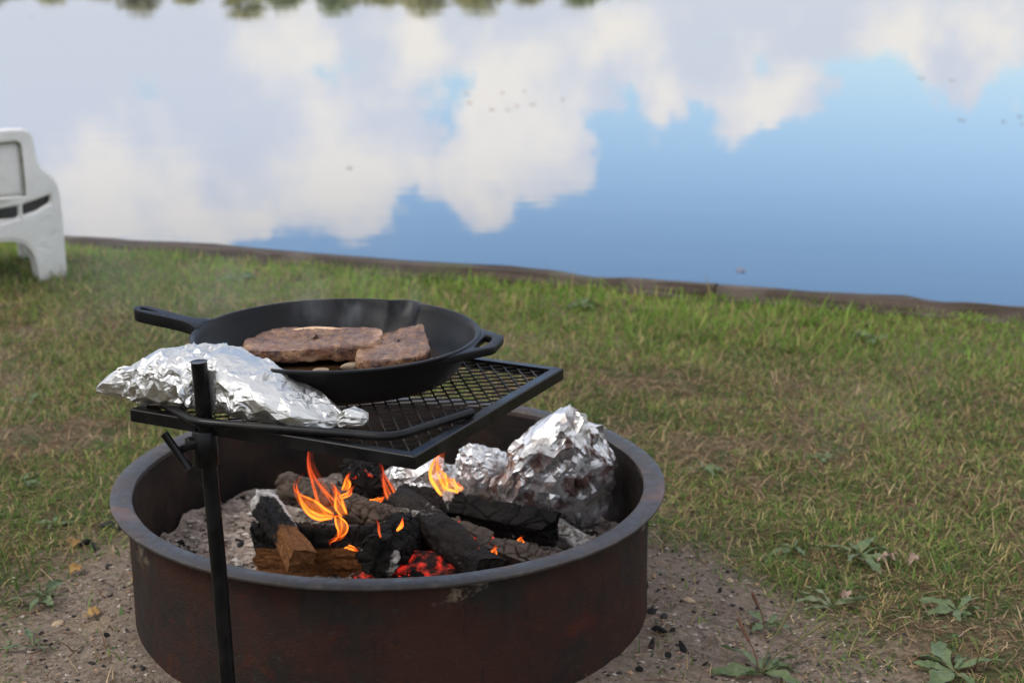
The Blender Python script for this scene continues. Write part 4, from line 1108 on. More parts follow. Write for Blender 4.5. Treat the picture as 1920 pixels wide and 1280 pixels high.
# ------------------------------------------------------------------ steaks
def steak(name, outline, cen, thick, tilt, seed, fatfun, label):
    """outline: world xy; thick; tilt (rx, ry) radians"""
    P = np.array(outline) - np.array(cen[:2]); P[:, 1] = P[:, 1] * .80 - .016
    n = 180; # smooth closed resample
    t = np.linspace(0, len(P), n, endpoint=False); i = t.astype(int); f = (t - i)[:, None]
    g = lambda k: P[(i + k) % len(P)]
    O = .5 * (2 * g(0) + (g(1) - g(-1)) * f + (2 * g(-1) - 5 * g(0) + 4 * g(1) - g(2)) * f ** 2 + (3 * g(0) - g(-1) - 3 * g(1) + g(2)) * f ** 3)
    lev = []
    for k, s in enumerate(list(np.linspace(.02, .9, 22)) + [.93, .96, .985]): lev.append((s, thick * (1 - .05 * s ** 3), float(.65 * smooth(.78, 1.0, s))))
    lev += [(1.0, thick * .955, .4), (1.008, thick * .86, .9), (1.012, thick * .74, 1.), (1.015, thick * .62, 1), (1.005, thick * .45, 1), (1.0, thick * .28, 1), (.985, thick * .12, 1), (.95, .002, 1), (.7, 0, 1), (.3, 0, 1)]
    V, side = [], []
    for (s, z, sd_) in lev:
        for k in range(n): V.append((O[k, 0] * s, O[k, 1] * s, z)); side.append(sd_)
    V = np.array(V); side = np.array(side); F = [f_[::-1] for f_ in gridfaces(len(lev), n, False, True)]
    F += [tuple(range(n)), tuple((len(lev) - 1) * n + j for j in range(n))[::-1]]
    N = vnormals(V, F)
    q = V + seed
    d = (fbm(q * 24, 3) - .5) * .014 - .0045 * (side < .5) * smooth(.09, .0, np.hypot(V[:, 0], V[:, 1] * 1.6)) + (fbm(q * 120, 4, .65) - .5) * .0060
    V = V + N * d[:, None]
    fat = fatfun(V, side)
    x, y, z = V.T
    V = V @ np.array(Matrix.Rotation(tilt[1], 3, 'Y') @ Matrix.Rotation(tilt[0], 3, 'X')).T
    V[:, 2] -= V[:, 2].min()
    o = mesh(name, V, F, M['steak'], None, True); o.location = cen
    o.data.attributes.new('fat', 'FLOAT', 'POINT').data.foreach_set('value', np.clip(fat, 0, 1).astype(np.float32))
    o.data.attributes.new('side', 'FLOAT', 'POINT').data.foreach_set('value', side.astype(np.float32))
    tag(o, label, 'steak', 'steaks in the skillet'); return o
c1 = (-.268, 2.115, PZ + .0068)
s1 = steak('steak', [(-.358, 2.085), (-.360, 2.128), (-.345, 2.162), (-.312, 2.186), (-.255, 2.184), (-.200, 2.178), (-.178, 2.160), (-.180, 2.095), (-.196, 2.062), (-.245, 2.056), (-.300, 2.044), (-.345, 2.050)],
           c1, .023, (R(.5), R(-1)), 3.0, lambda V, s: s * smooth(-.01, -.05, V[:, 1]) * smooth(.50, .66, fbm(V * 40 + 2, 3)) + s * smooth(.055, .08, V[:, 0]) * .6 + smooth(.074, .086, V[:, 0]) * .4,
           'larger seared steak with a bone along its back edge, left in the skillet')
V, F = tube([(-.042, .034, .0225), (-.014, .037, .0250), (.018, .035, .0250), (.040, .031, .0225)], [.0035, .0062, .0062, .0035], 12)
V[:, 2] = .0235 + (V[:, 2] - .0235) * .7
mesh('bone', V, F, M['bone'], s1, True)
c2 = (-.152, 2.092, PZ + .0068)
steak('steak', [(-.198, 2.020), (-.204, 2.058), (-.188, 2.120), (-.165, 2.160), (-.136, 2.186), (-.122, 2.176), (-.112, 2.100), (-.108, 2.050), (-.120, 2.022), (-.160, 2.006)],
      c2, .021, (R(3), R(-3)), 8.0, lambda V, s: s * smooth(-.01, -.045, V[:, 1]) * smooth(.48, .64, fbm(V * 40 + 6, 3)) * .8, 'smaller seared steak leaning at the right in the skillet')
# loose ends of bone and fat
def scrap(loc, size, rz_, seed, mat, label):
    me = chunk_mesh('fat_scrap', seed, mat, 1.0, .8, 3, .8); o = link('fat_scrap', me, None, None, True); o.location = loc; o.scale = size; o.rotation_euler = (0, 0, rz_)
    tag(o, label, 'fat scrap'); return o
scrap((-.368, 2.078, PZ + .013), (.026, .009, .008), .35, 91, M['bone'], 'bone tip poking out at the left end of the larger steak')
scrap((-.213, 2.030, PZ + .0125), (.016, .008, .008), .6, 92, M['onion'], 'pale fat scrap in the grease between the two steaks')
scrap((-.100, 2.060, PZ + .011), (.020, .012, .006), -.3, 93, M['onion'], 'browned scrap at the right end of the smaller steak')
scrap((-.252, 2.026, PZ + .0095), (.014, .006, .004), .1, 94, M['onion'], 'thin fat scrap in front of the larger steak')

# ------------------------------------------------------------------ flames
def flame(pts, w, mat, label, seed, twist=.6, th=.34):
    """one tongue of fire: a faint sheet between brighter, wavering strands, all in one mesh"""
    P = [Vector(p) for p in pts]
    Q = polyround(P, .03, 8) if len(P) > 2 else [P[0].lerp(P[1], k / 6) for k in range(7)]
    seg = [0]
    for i in range(1, len(Q)): seg.append(seg[-1] + (Q[i] - Q[i - 1]).length)
    n = 36; tt = np.linspace(0, seg[-1], n); L_ = seg[-1]; u = np.linspace(0, 1, n); rg_ = np.random.default_rng(seed)
    C0 = np.stack([np.interp(tt, seg, [q[k] for q in Q]) for k in range(3)], 1)
    C0[:, 0] += .05 * L_ * np.sin(u * 7 + seed) * u; C0[:, 1] += .12 * L_ * np.sin(u * 5 + seed * 2) * u
    prof = (np.sin(np.pi * np.clip(u * .80 + .14, 0, 1)) ** .8) * (1 - u ** 3) + .02
    V, F, AL, DN = [], [], [], []; nv = 12
    w *= 1.15; strands = [(0, 1.0, .10, 1.0)]
    if w > .0045: strands += [(-.92, .20, .95, rg_.uniform(.95, 1.15)), (.90, .17, .85, rg_.uniform(.72, 1.0)), (rg_.uniform(-.3, .3), .12, .5, rg_.uniform(.8, 1.1))]
    else: strands = [(0, .8, .9, 1.0)]
    for (off, wk, dn, lk) in strands:
        b0 = len(V); ph0 = rg_.uniform(0, 6)
        for i in range(n):
            ui = min(u[i] * lk, 1.0); k = ui * (n - 1); i0 = min(int(k), n - 2); f = k - i0
            c = C0[i0] * (1 - f) + C0[i0 + 1] * f
            if lk > 1 and u[i] * lk > 1: c = C0[-1] + (C0[-1] - C0[-3]) * (u[i] * lk - 1) * n / 2.
            t = Vector(C0[min(i0 + 2, n - 1)] - C0[max(i0 - 1, 0)]).normalized()
            a0 = Vector((1, .25, 0)); a_ = (a0 - t * a0.dot(t)).normalized(); b_ = t.cross(a_)
            ph = .6 * math.sin(twist * (u[i] - .5) * 2 + .3 * seed)
            aa = a_ * math.cos(ph) + b_ * math.sin(ph); bb = t.cross(aa)
            wd = w * prof[i0] * wk * (1 - .85 * u[i] ** 2)
            o_ = off * w * prof[i0] * math.cos(u[i] * 2.2 + .25 * math.sin(ph0)) + (.22 * w * math.sin(u[i] * 8 + ph0) if wk < 1 else 0)
            for j in range(nv):
                an = 2 * math.pi * j / nv; r_ = 1 + .15 * math.sin(an * 2 + u[i] * 6 + seed)
                V.append(tuple(Vector(c) + aa * (o_ + math.cos(an) * wd * r_) + bb * math.sin(an) * wd * (th if wk == 1 else .8))); AL.append(u[i]); DN.append(dn)
        F += [tuple(x + b0 for x in f_) for f_ in gridfaces(n, nv, False, True)]
    base = np.array(P[0]); o = mesh('flame', np.array(V) - base, F, mat, None, True); o.location = base
    o.data.attributes.new('along', 'FLOAT', 'POINT').data.foreach_set('value', np.array(AL, np.float32))
    o.data.attributes.new('dens', 'FLOAT', 'POINT').data.foreach_set('value', np.array(DN, np.float32))
    tag(o, label, 'flame', 'flames over the logs'); return o
fl = [
 ([(-0.268, 2.25, 0.167), (-0.294, 2.25, 0.172), (-0.313, 2.25, 0.198), (-0.327, 2.25, 0.219), (-0.313, 2.25, 0.236)], .0105, 'flame', 'curling orange flame tongue at the left, hooked at its tip'),
 ([(-0.268, 2.27, 0.163), (-0.280, 2.27, 0.183), (-0.290, 2.27, 0.216), (-0.304, 2.27, 0.243), (-0.309, 2.27, 0.305)], .0120, 'flame_thin', 'tall thin red flame reaching up to the grill frame'),
 ([(-0.252, 2.25, 0.167), (-0.258, 2.25, 0.192), (-0.270, 2.25, 0.213), (-0.273, 2.25, 0.231)], .0090, 'flame', 'upright orange flame right of the tall red flame'),
 ([(-0.255, 2.185, 0.192), (-0.246, 2.185, 0.172), (-0.255, 2.185, 0.159), (-0.268, 2.185, 0.153), (-0.264, 2.185, 0.143)], .0080, 'flame', 'flame tongue licking down the front of the brown log'),
 ([(-0.306, 2.246, 0.176), (-0.290, 2.246, 0.168), (-0.262, 2.246, 0.166), (-0.246, 2.246, 0.172)], .0052, 'flame', 'bright low flame joining the feet of the main tongues'),
 ([(-0.243, 2.17, 0.147), (-0.238, 2.17, 0.150), (-0.228, 2.17, 0.144), (-0.215, 2.17, 0.142)], .0042, 'flame', 'small flat flame on the front face of the brown log'),
 ([(-0.265, 2.39, 0.155), (-0.261, 2.39, 0.170), (-0.254, 2.39, 0.190)], .0080, 'flame', 'short flame at the left foot of the back log end'),
 ([(-0.189, 2.40, 0.129), (-0.193, 2.40, 0.157), (-0.206, 2.40, 0.180), (-0.222, 2.40, 0.207)], .0105, 'flame_thin', 'red flame climbing the right side of the back log end'),
 ([(-0.104, 2.375, 0.160), (-0.121, 2.375, 0.185), (-0.117, 2.375, 0.211), (-0.104, 2.375, 0.240)], .0150, 'flame_hot', 'bright yellow-orange flame under the front corner of the grill'),
 ([(-0.083, 2.375, 0.160), (-0.100, 2.375, 0.170), (-0.110, 2.375, 0.185), (-0.110, 2.375, 0.205)], .0110, 'flame_hot', 'low bright lobe at the base of the corner flame'),
 ([(-0.051, 2.14, 0.140), (-0.050, 2.14, 0.154), (-0.046, 2.14, 0.164)], .0038, 'flame', 'tiny flame beside the smooth grey log'),
 ([(-0.036, 2.15, 0.134), (-0.027, 2.15, 0.149), (-0.019, 2.15, 0.165)], .0060, 'flame', 'small flame on the low cracked log at the front right'),
 ([(-0.263, 2.29, 0.180), (-0.246, 2.29, 0.187), (-0.237, 2.29, 0.205)], .0042, 'flame', 'thin flame running along the top of the cracked log'),
 ([(-0.083, 2.395, 0.152), (-0.084, 2.395, 0.162), (-0.088, 2.395, 0.172)], .0052, 'flame', 'stub of flame just right of the bright corner flame'),
 ([(0.012, 2.24, 0.124), (0.014, 2.24, 0.140)], .0055, 'flame', 'round little flame near the right end of the fire'),
 ([(-0.188, 2.155, 0.168), (-0.194, 2.155, 0.192), (-0.198, 2.155, 0.208)], .0026, 'flame_thin', 'thread of flame on the round black log end'),
 ([(-0.166, 2.17, 0.174), (-0.160, 2.17, 0.186), (-0.155, 2.17, 0.198)], .0036, 'flame', 'sliver of flame between the round log end and the smooth log'),
 ([(-0.228, 2.385, 0.142), (-0.208, 2.385, 0.140), (-0.194, 2.385, 0.152)], .0050, 'flame', 'low flame along the foot of the back log end'),
]
for i, (p, w, mt, lb) in enumerate(fl): flame(p, w, M[mt], lb, i + 1)

# ------------------------------------------------------------------ chair
chair = empty('plastic_chair', (-1.490, 4.42, 0), R(30)); tag(chair, 'weathered white moulded plastic low chair seen from behind on the lawn', 'chair')
def sym(pts): return pts + [(-x, z) for x, z in reversed(pts)]
# rear shell: outline in (x, z) with arch, slots and recessed back panel
bz = 0.455
half = [(0, bz), (.100, bz), (.140, bz - .004)] + [(.172 - .032 * math.cos(a_) * 0 + .0, 0) for a_ in []] + [(.160, bz - .012), (.170, bz - .030), (.173, bz - .055), (.175, bz - .085), (.182, bz - .112), (.200, bz - .130), (.221, bz - .148), (.236, bz - .175), (.243, bz - .21), (.246, .18), (.247, .08), (.247, -.02),
        (.160, -.02), (.156, .03), (.150, .075), (.136, .110), (.112, .134), (.08, .146), (.04, .149), (0, .150)]
outer = half + [(-x, z) for x, z in reversed(half[1:-1])]
slots = []
for (x0, x1) in ((.116, .210), (.006, .106)):
    for sg in (1, -1):
        xa, xb = (x0, x1) if sg > 0 else (-x1, -x0)
        zt = lambda x: .236 + .018 * (abs(x) / .2) ** 2; zb = lambda x: .198 + .030 * (abs(x) / .2) ** 2
        slots.append([(xa, zt(xa)), (xb, zt(xb)), (xb, zb(xb)), ((xa + xb) / 2, zb((xa + xb) / 2) - .003), (xa, zb(xa))])
pan_in = [(.128, .268), (.130, .30), (.131, bz - .055), (.128, bz - .043), (.118, bz - .037), (0, bz - .035)]
panel = [(x, z) for x, z in pan_in] + [(-x, z) for x, z in reversed(pan_in[:-1])]
bm = plate(outer, slots + [panel], .034)
bmesh.ops.rotate(bm, verts=bm.verts, cent=(0, 0, 0), matrix=Matrix.Rotation(R(90), 3, 'X'))
bmesh.ops.subdivide_edges(bm, edges=[e for e in bm.edges if e.calc_length() > .05], cuts=2)
for v in bm.verts:
    v.co.y += .17 * smooth(.26, .46, v.co.z) * .12 + .10 * (abs(v.co.x) / .25) ** 2
shell = frombm('back_shell', bm, M['plastic'], chair); bevel(shell, .010, 3, 40)
at = shell.data.attributes.new('grime', 'FLOAT', 'POINT')
at.data.foreach_set('value', [float(.03 + .5 * smooth(.05, .0, v.co.z)) for v in shell.data.vertices])
bm = plate([(x * .985, z) for x, z in panel], [], .012)
bmesh.ops.rotate(bm, verts=bm.verts, cent=(0, 0, 0), matrix=Matrix.Rotation(R(90), 3, 'X'))
bmesh.ops.inset_region(bm, faces=[f for f in bm.faces if f.normal.y < -.5], thickness=.010, use_even_offset=True)
gr = []
for v in bm.verts:
    gr.append(float(.15 if v.co.y < -.0 else .3))
    v.co.y += -.006 + .10 * (abs(v.co.x) / .25) ** 2 + .0204 * smooth(.26, .46, v.co.z)
bp = frombm('back_panel', bm, M['plastic'], chair)
xs_ = np.array([[v.co.x, v.co.z] for v in bp.data.vertices]); ed = np.maximum(smooth(.108, .126, np.abs(xs_[:, 0])), np.maximum(smooth(bz - .055, bz - .04, xs_[:, 1]), smooth(.285, .270, xs_[:, 1])))
bp.data.attributes.new('grime', 'FLOAT', 'POINT').data.foreach_set('value', (.05 + .12 * ed).astype(np.float32))
# groove line round the panel
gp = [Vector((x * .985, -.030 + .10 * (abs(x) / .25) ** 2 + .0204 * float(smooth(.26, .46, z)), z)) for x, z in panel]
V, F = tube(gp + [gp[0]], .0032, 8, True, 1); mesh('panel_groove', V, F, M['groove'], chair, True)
# seat, arms and legs in front
bm = bmesh.new()
def slab(bm, x0, x1, y0, y1, z0, z1):
    r_ = bmesh.ops.create_cube(bm, size=1)
    for v in r_['verts']: v.co = Vector(((x0 + x1) / 2 + v.co.x * (x1 - x0), (y0 + y1) / 2 + v.co.y * (y1 - y0), (z0 + z1) / 2 + v.co.z * (z1 - z0)))
slab(bm, -.19, .19, .05, .40, .165, .19); o = frombm('seat', bm, M['plastic'], chair); bevel(o, .012, 3)
for sg in (-1, 1):
    bm = bmesh.new(); slab(bm, sg * .205 - .026, sg * .205 + .026, .06, .36, .262, .284); o = frombm('arm', bm, M['plastic'], chair); bevel(o, .010, 3)
    bm = bmesh.new(); slab(bm, sg * .205 - .040, sg * .205 + .040, .30, .35, -.02, .261)
    for v in bm.verts:
        if v.co.z < 0: v.co.x += sg * .012; v.co.y += .02
    o = frombm('leg', bm, M['plastic'], chair); bevel(o, .012, 3)
    # inner return of the rear leg, the thickness seen under the arch
    prof = [(.157, -.02), (.153, .03), (.147, .075), (.133, .108), (.110, .131), (.079, .1425), (.04, .1455)]
    V, F = [], []
    for (x, z) in prof:
        for (yy_, th_) in ((-.030, 0), (.055, 0), (.055, .010), (-.030, .010)):
            V.append((sg * (x + th_ * .8), yy_ + .10 * (x / .25) ** 2, z + th_ * (z > .1)))
    F = gridfaces(len(prof), 4, False, True) + [(0, 1, 2, 3), tuple(len(V) - 4 + k for k in range(4))]
    bm = bmesh.new(); vs = [bm.verts.new(v) for v in V]
    for f in F: bm.faces.new([vs[i] for i in f])
    frombm('arch_return', bm, M['plastic'], chair)
bm = bmesh.new(); slab(bm, -.235, .235, .085, .10, .185, .262); o = frombm('slot_shade_board', bm, M['slot'], chair)  # added dark board, paints the shade seen through the back slots

# ------------------------------------------------------------------ plants, stones, charcoal, leaves on the ground
def gz1(x, y): return float(ground_z(np.array([x]), np.array([y]))[0])
def leaf_mesh(name, L_, w, arch, fold, mat, seed, curl=0.):
    rg_ = np.random.default_rng(seed); nl = 16; V = []; bend = rg_.uniform(-.28, .28); wav = rg_.uniform(.5, 1.6); ph = rg_.uniform(0, 6)
    for i in range(nl + 1):
        u = i / nl; ww = w * (math.sin(math.pi * min(1, u * .93 + .05)) ** .75) * (.30 + .70 * smooth(.02, .42, u)) if u < 1 else .0006
        x = L_ * u; z = arch * math.sin(math.pi * min(u * 1.05, 1) * .9) * L_ - curl * L_ * u * u
        for q in (-1, -.55, 0, .55, 1):
            e_ = 1 + (.16 * math.sin(u * 23 + q * 5 + ph) + .10 * rg_.normal()) * (abs(q) > .9)
            V.append((x, q * ww * e_ + bend * L_ * u * u, z + abs(q) * fold * ww + .0022 * math.sin(u * 17 + q * 2 + seed) * wav + .10 * w * math.sin(u * 9 + ph) * q))
    F = gridfaces(nl + 1, 5)
    me = bpy.data.meshes.new(name); me.from_pydata([tuple(map(float, v)) for v in V], [], F); me.update(); me.materials.append(mat)
    me.polygons.foreach_set('use_smooth', [True] * len(me.polygons)); return me
LM = {}
for k in range(5):
    LM['leaf', k] = leaf_mesh('leaf', .105 + .012 * (k % 3), .014 + .003 * (k % 2), .05 + .03 * k / 2, .35, M['leaf'], k, .03)
    LM['leaf_wilt', k] = leaf_mesh('leaf', .105 + .012 * (k % 3), .0085 + .002 * (k % 2), .03 + .02 * k / 2, .9, M['leaf_wilt'], k + 10)
def rosette(name, loc, n, size, mat, label, cat, seed, az=None, group='broadleaf weeds on the ground'):
    e = empty(name, (loc[0], loc[1], gz1(*loc) + .002)); r_ = random.Random(seed)
    for k in range(n):
        o = link('leaf', LM[mat, r_.randrange(5)], None, e)
        w = (az[k] if az else 360 * k / n + r_.uniform(-22, 22)); s = size * r_.uniform(.45, 1.2)
        o.rotation_euler = (r_.uniform(-.6, .6), r_.uniform(-.16, .06), R(w)); s *= .70; o.scale = (s, s * r_.uniform(.8, 1.2), s); o.location = (0, 0, .002 + .002 * (k % 3))
    tag(e, label, cat, group); return e
def stalk(e, h, lean, mat, seed):
    p = [(0, 0, 0), (lean[0] * .3, lean[1] * .3, h * .45), (lean[0] * .7, lean[1] * .7, h * .75), (lean[0], lean[1], h)]
    V, F = tube(p, [.0011, .0011, .0010, .0008], 6); mesh('seed_stalk', V, F, M[mat], e, True)
    V, F = tube([tuple(np.array(p[1]) * .4 + np.array(p[2]) * .6), p[3], (lean[0] * 1.03, lean[1] * 1.03, h * 1.03)], [.0022, .0028, .0010], 8)
    V += (np.random.default_rng(seed).random(V.shape) - .5) * .0016
    mesh('seed_head', V, F, M[mat], e)
rosette('plantain', (.497, 2.300), 7, .95, 'leaf_wilt', 'wilted pale-green plantain lying flat on bare dirt, right of the ring', 'plant', 1, [150, 165, 120, 15, 30, 5, 210])
rosette('plantain', (.630, 2.085), 9, 1.05, 'leaf', 'broad plantain rosette near the bottom right corner', 'plant', 2, [165, 185, 140, 20, 60, 35, 300, 235, 100])
e = rosette('plantain', (.352, 2.070), 9, 1.0, 'leaf', 'plantain with upright seed stalks at the bottom edge, right of the ring', 'plant', 3, [170, 150, 20, 45, 5, 200, 110, 330, 70])
stalk(e, .105, (.045, .01), 'seed', 3); stalk(e, .075, (-.03, .02), 'seed_brown', 4); stalk(e, .085, (.085, -.01), 'seed', 5)
e = rosette('plantain', (.382, 2.225), 6, .55, 'leaf', 'small plantain on the dirt between the ring and the wilted plantain', 'plant', 5); stalk(e, .055, (-.02, 0), 'seed_brown', 6)
rosette('plantain', (.585, 2.505), 8, .85, 'leaf', 'plantain patch at the edge of the grass above the wilted plantain', 'plant', 6)
rosette('plantain', (.475, 2.535), 6, .75, 'leaf', 'low plantain beside the grass edge, nearest the ring rim on the right', 'plant', 7)
rosette('plantain', (.690, 2.290), 7, .75, 'leaf', 'plantain at the right edge of the photo above the corner rosette', 'plant', 8)
rosette('plantain', (-.735, 2.325), 7, .70, 'leaf', 'green plantain in the grass at the left edge below the ring rim', 'plant', 9)
rosette('plantain', (-.705, 2.160), 5, .55, 'leaf', 'small plantain near the bottom left corner', 'plant', 10)
rosette('plantain', (.37, 2.93), 6, .5, 'leaf', 'broadleaf weed just behind the right side of the ring rim', 'plant', 11)
rosette('plantain', (.62, 3.02), 6, .45, 'leaf', 'broadleaf weed in the middle of the right lawn', 'plant', 12)
rosette('plantain', (-.92, 2.85), 5, .45, 'leaf', 'broadleaf weed at the left edge beside the foil packet', 'plant', 13)
rosette('plantain', (-.80, 2.62), 4, .45, 'leaf', 'broadleaf weed in the grass left of the ring', 'plant', 14)
rosette('plantain', (-1.05, 3.35), 5, .5, 'leaf', 'broadleaf weed on the left lawn in front of the chair', 'plant', 15)
# leafy tufts at the shore timbers
for k, (s_, t_, lb) in enumerate([(-.75, .30, 'leafy weed clump at the shore timber above the skillet'), (.30, .28, 'leafy weed clump at the shore timber right of the skillet'), (1.10, .34, 'leafy weed clump by the low plank, right half of the shore'),
                                  (1.72, .42, 'leafy weed clump by the shore at the right edge'), (-1.45, .32, 'leafy weed clump at the shore timber near the chair')]):
    p = bank_xy(np.array([s_]), np.array([t_]))[0]; rosette('shore_weed', (p[0], p[1]), 9, .75, 'leaf', lb, 'plant', 30 + k, None, 'weeds along the shore')
# charcoal pieces on the dirt
for k, (x, y, s) in enumerate([(.216, 2.257, .012), (.232, 2.245, .010), (.219, 2.191, .014), (.238, 2.196, .009), (.203, 2.140, .012), (.252, 2.140, .011), (.226, 2.118, .008), (.330, 2.352, .007), (.215, 2.362, .008), (.276, 2.400, .006), (.180, 2.068, .009), (.275, 2.100, .007), (.19, 2.03, .008)]):
    o = link('charcoal_piece', cm_[k % 4]); s *= .8; o.location = (x, y, gz1(x, y) + s * .3); o.scale = (s * (1.1 + .5 * (k % 3)), s * .9, s * .7); o.rotation_euler = (.3 * k, .2 * k, k * 1.1)
    tag(o, 'black charcoal piece lying on the bare dirt right of the ring', 'charcoal', 'charcoal pieces right of the ring')
for k, (x, y, s) in enumerate([(-.705, 2.625, .012), (-.690, 2.618, .010), (-.728, 2.540, .010), (-.712, 2.530, .008), (-.60, 2.18, .005), (-.665, 2.44, .005)]):
    o = link('charcoal_piece', cm_[(k + 1) % 4]); o.location = (x, y, gz1(x, y) + s * .4); o.scale = (s * 1.5, s, s * .8); o.rotation_euler = (.3 * k, .2 * k, k * 1.7)
    tag(o, 'black charcoal piece lying on the dirt left of the ring', 'charcoal', 'charcoal pieces left of the ring')
sm = [chunk_mesh('pebble', 120 + k, M['stone' if k % 2 else 'stone_grey'], 1.0, .6, 3, .6) for k in range(4)]
rg = random.Random(9)
for k, (x, y, s, lb) in enumerate([(.276, 2.315, .009, 'tan pebble on the dirt between the ring and the wilted plantain'), (.352, 2.395, .006, 'small tan pebble on the dirt near the charcoal, right of the ring'), (-.690, 2.240, .008, 'tan pebble on the dirt at the lower left'),
                                   (.255, 2.372, .006, 'round tan pebble close to the right side of the ring')]):
    o = link('pebble', sm[1 if k % 2 else 3], None, None, True); o.location = (x, y, gz1(x, y) + s * .12); o.scale = (s * 1.5, s, s * (.30 if s > .015 else .8)); o.rotation_euler = (0, 0, rg.random() * 6); tag(o, lb, 'pebble')
# crumbs of grit, soil and char strewn on the dirt (beyond counting)
V, F = [], []; r_ = np.random.default_rng(77); cols = []
cand = r_.uniform((-1.0, 1.8), (.85, 2.95), (24000, 2)); d_ = dirt_field(cand[:, 0], cand[:, 1]); rad_ = np.hypot(cand[:, 0] - RC[0], cand[:, 1] - RC[1])
cand = cand[(r_.random(24000) < d_) & (rad_ > .40)]; zc_ = ground_z(cand[:, 0], cand[:, 1])
for (x, y), z in zip(cand, zc_):
    s = .0011 + .0030 * r_.random() ** 3; b0 = len(V); c = r_.choice(4, p=[.45, .22, .20, .13])
    col = [(.19, .15, .12), (.030, .028, .027), (.34, .29, .24), (.30, .19, .12)][c]
    D = r_.normal(size=(6, 3)) * .25 + np.array([[1, 0, 0], [-1, 0, 0], [0, 1, 0], [0, -1, 0], [0, 0, 1], [0, 0, -1]])
    V += [(x + q[0] * s * 1.2, y + q[1] * s, z + s * .3 + q[2] * s * .7) for q in D]; cols += [(*col, 1)] * 6
    F += [tuple(b0 + i for i in f) for f in ((0, 2, 4), (2, 1, 4), (1, 3, 4), (3, 0, 4), (2, 0, 5), (1, 2, 5), (3, 1, 5), (0, 3, 5))]
t = NT('grit'); t.done(t.bsdf(t.attr('col', 'Color'), .9, 0, None, .2)); 
o = mesh('grit', V, F, t.m); o.data.attributes.new('col', 'FLOAT_COLOR', 'POINT').data.foreach_set('color', np.array(cols, np.float32).ravel())
tag(o, 'loose grit and crumbs of char strewn over the bare dirt', 'grit', None, 'stuff')
# fallen leaves
dl = {'dry': leaf_mesh('fallen_leaf', .034, .009, .25, .7, M['leaf_dry'], 5, .1), 'gold': leaf_mesh('fallen_leaf', .028, .010, .12, .4, M['leaf_gold'], 6)}
for (x, y, w, kk, lb) in [(.640, 2.470, 170, 'dry', 'curled pinkish dry leaf at the grass edge on the right'), (.655, 2.463, 40, 'dry', 'second dry leaf touching the curled pinkish one'), (-.720, 2.415, 60, 'gold', 'yellow-brown fallen leaf on the dirt at the left'),
                          (-.655, 2.255, 15, 'gold', 'tan fallen leaf near the lower left of the ring'), (.52, 2.315, 70, 'dry', 'thin pale leaf stuck in the wilted plantain'), (-.74, 2.52, 110, 'gold', 'ochre leaf scrap in the grass at the far left')]:
    o = link('fallen_leaf', dl[kk]); o.location = (x, y, gz1(x, y) + .005); o.rotation_euler = (.2, -.15, R(w)); tag(o, lb, 'leaf')
# straw twigs on the dirt
for k in range(26):
    x, y = rg.uniform(.20, .75), rg.uniform(2.0, 2.55)
    if k > 19: x, y = rg.uniform(-.78, -.62), rg.uniform(2.05, 2.6)
    w = rg.uniform(0, 6.28); l = rg.uniform(.02, .05); z = gz1(x, y) + .003
    V, F = tube([(-l / 2 * math.cos(w), -l / 2 * math.sin(w), 0), (rg.uniform(-.004, .004), rg.uniform(-.004, .004), .003), (l / 2 * math.cos(w), l / 2 * math.sin(w), .001)], .0009, 5, True, 4)
    o = mesh('twig', V, F, M['seed_brown' if k % 3 else 'leaf_dry']); o.location = (x, y, z)
    tag(o, 'thin dry twig lying on the dirt %s of the ring' % ('left' if k > 19 else 'right'), 'twig', 'twigs on the dirt %s of the ring' % ('left' if k > 19 else 'right'))

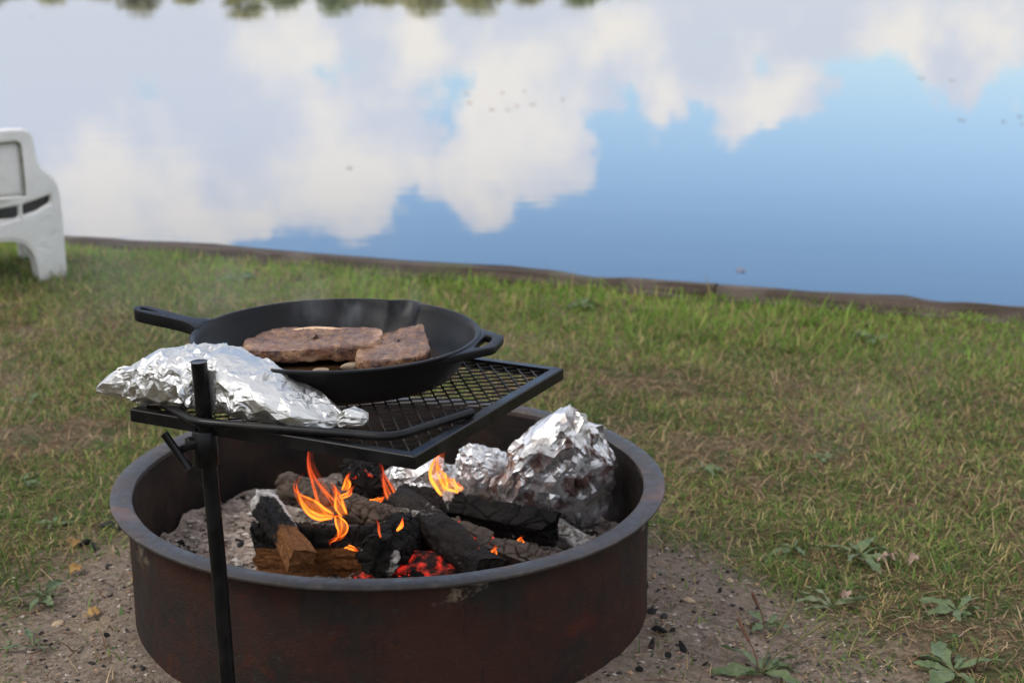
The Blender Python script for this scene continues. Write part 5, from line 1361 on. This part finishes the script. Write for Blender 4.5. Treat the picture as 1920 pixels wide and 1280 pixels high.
# floating leaf flecks on the lake
fm = leaf_mesh('floating_leaf', .10, .022, .02, .05, M['leaf_gold'], 3)
spots = [(-.92, 9.16), (.92, 6.41), (3.87, 14.1), (3.6, 14.3), (1.05, 20.05), (-6.8, 23), (-3.1, 30.)] + [(rg.gauss(.05, .28), 12.4 + rg.gauss(0, .45)) for _ in range(9)] + [(rg.gauss(3.6, .35), 11.6 + rg.gauss(0, .35)) for _ in range(5)]
for k, (x, y) in enumerate(spots):
    o = link('floating_leaf', fm); o.location = (x, y, WZ + .004); o.rotation_euler = (0, 0, rg.random() * 6); s = .25 + .35 * rg.random(); o.scale = (s, s, 1)
    tag(o, 'tiny dark leaf fleck floating on the lake', 'leaf', 'leaf flecks on the lake')

# ------------------------------------------------------------------ smoke and steam
def puff(name, loc, size, dens, scale, color, label, lo=.48, hi=.75, drift=(0, 0, 0)):
    bm = bmesh.new(); bmesh.ops.create_icosphere(bm, subdivisions=3, radius=1)
    for v in bm.verts: v.co = Vector((v.co.x * size[0] + drift[0] * v.co.z, v.co.y * size[1] + drift[1] * v.co.z, v.co.z * size[2]))
    t = NT(name)
    pv = t.n('ShaderNodeVolumePrincipled'); pv.inputs['Color'].default_value = (*color, 1); pv.inputs['Anisotropy'].default_value = .2
    n = t.noise(scale, 3, .55, t.map((1, 1, .6)), 1.2)
    ln = t.n('ShaderNodeVectorMath', operation='LENGTH'); t.L.new(t.map((1 / size[0], 1 / size[1], 1 / size[2])), ln.inputs[0])
    d = t.math('MULTIPLY', t.rng(n, lo, hi), t.rng(ln.outputs['Value'], .25, .95, 1., 0.))
    t.L.new(t.math('MULTIPLY', d, dens), pv.inputs['Density'])
    t.L.new(pv.outputs[0], t.out.inputs['Volume'])
    o = frombm(name, bm, t.m, None, True); o.location = loc
    o.visible_shadow = True
    tag(o, label, 'smoke' if 'smoke' in name else 'steam', None, 'stuff'); return o
puff('steam', (-.225, 2.13, PZ + .085), (.15, .07, .07), 4.2, 16, (.95, .96, 1.0), 'faint steam curling up from the steaks in the skillet')
puff('smoke', (-.62, 3.15, .40), (.55, .45, .30), .32, 4, (.86, .90, .96), 'faint smoke haze hanging over the lawn left of the skillet', .40, .70)
puff('smoke', (.110, 2.33, .17), (.10, .11, .075), 3.0, 13, (.80, .87, 1.0), 'thin bluish smoke drifting at the right side of the fire')
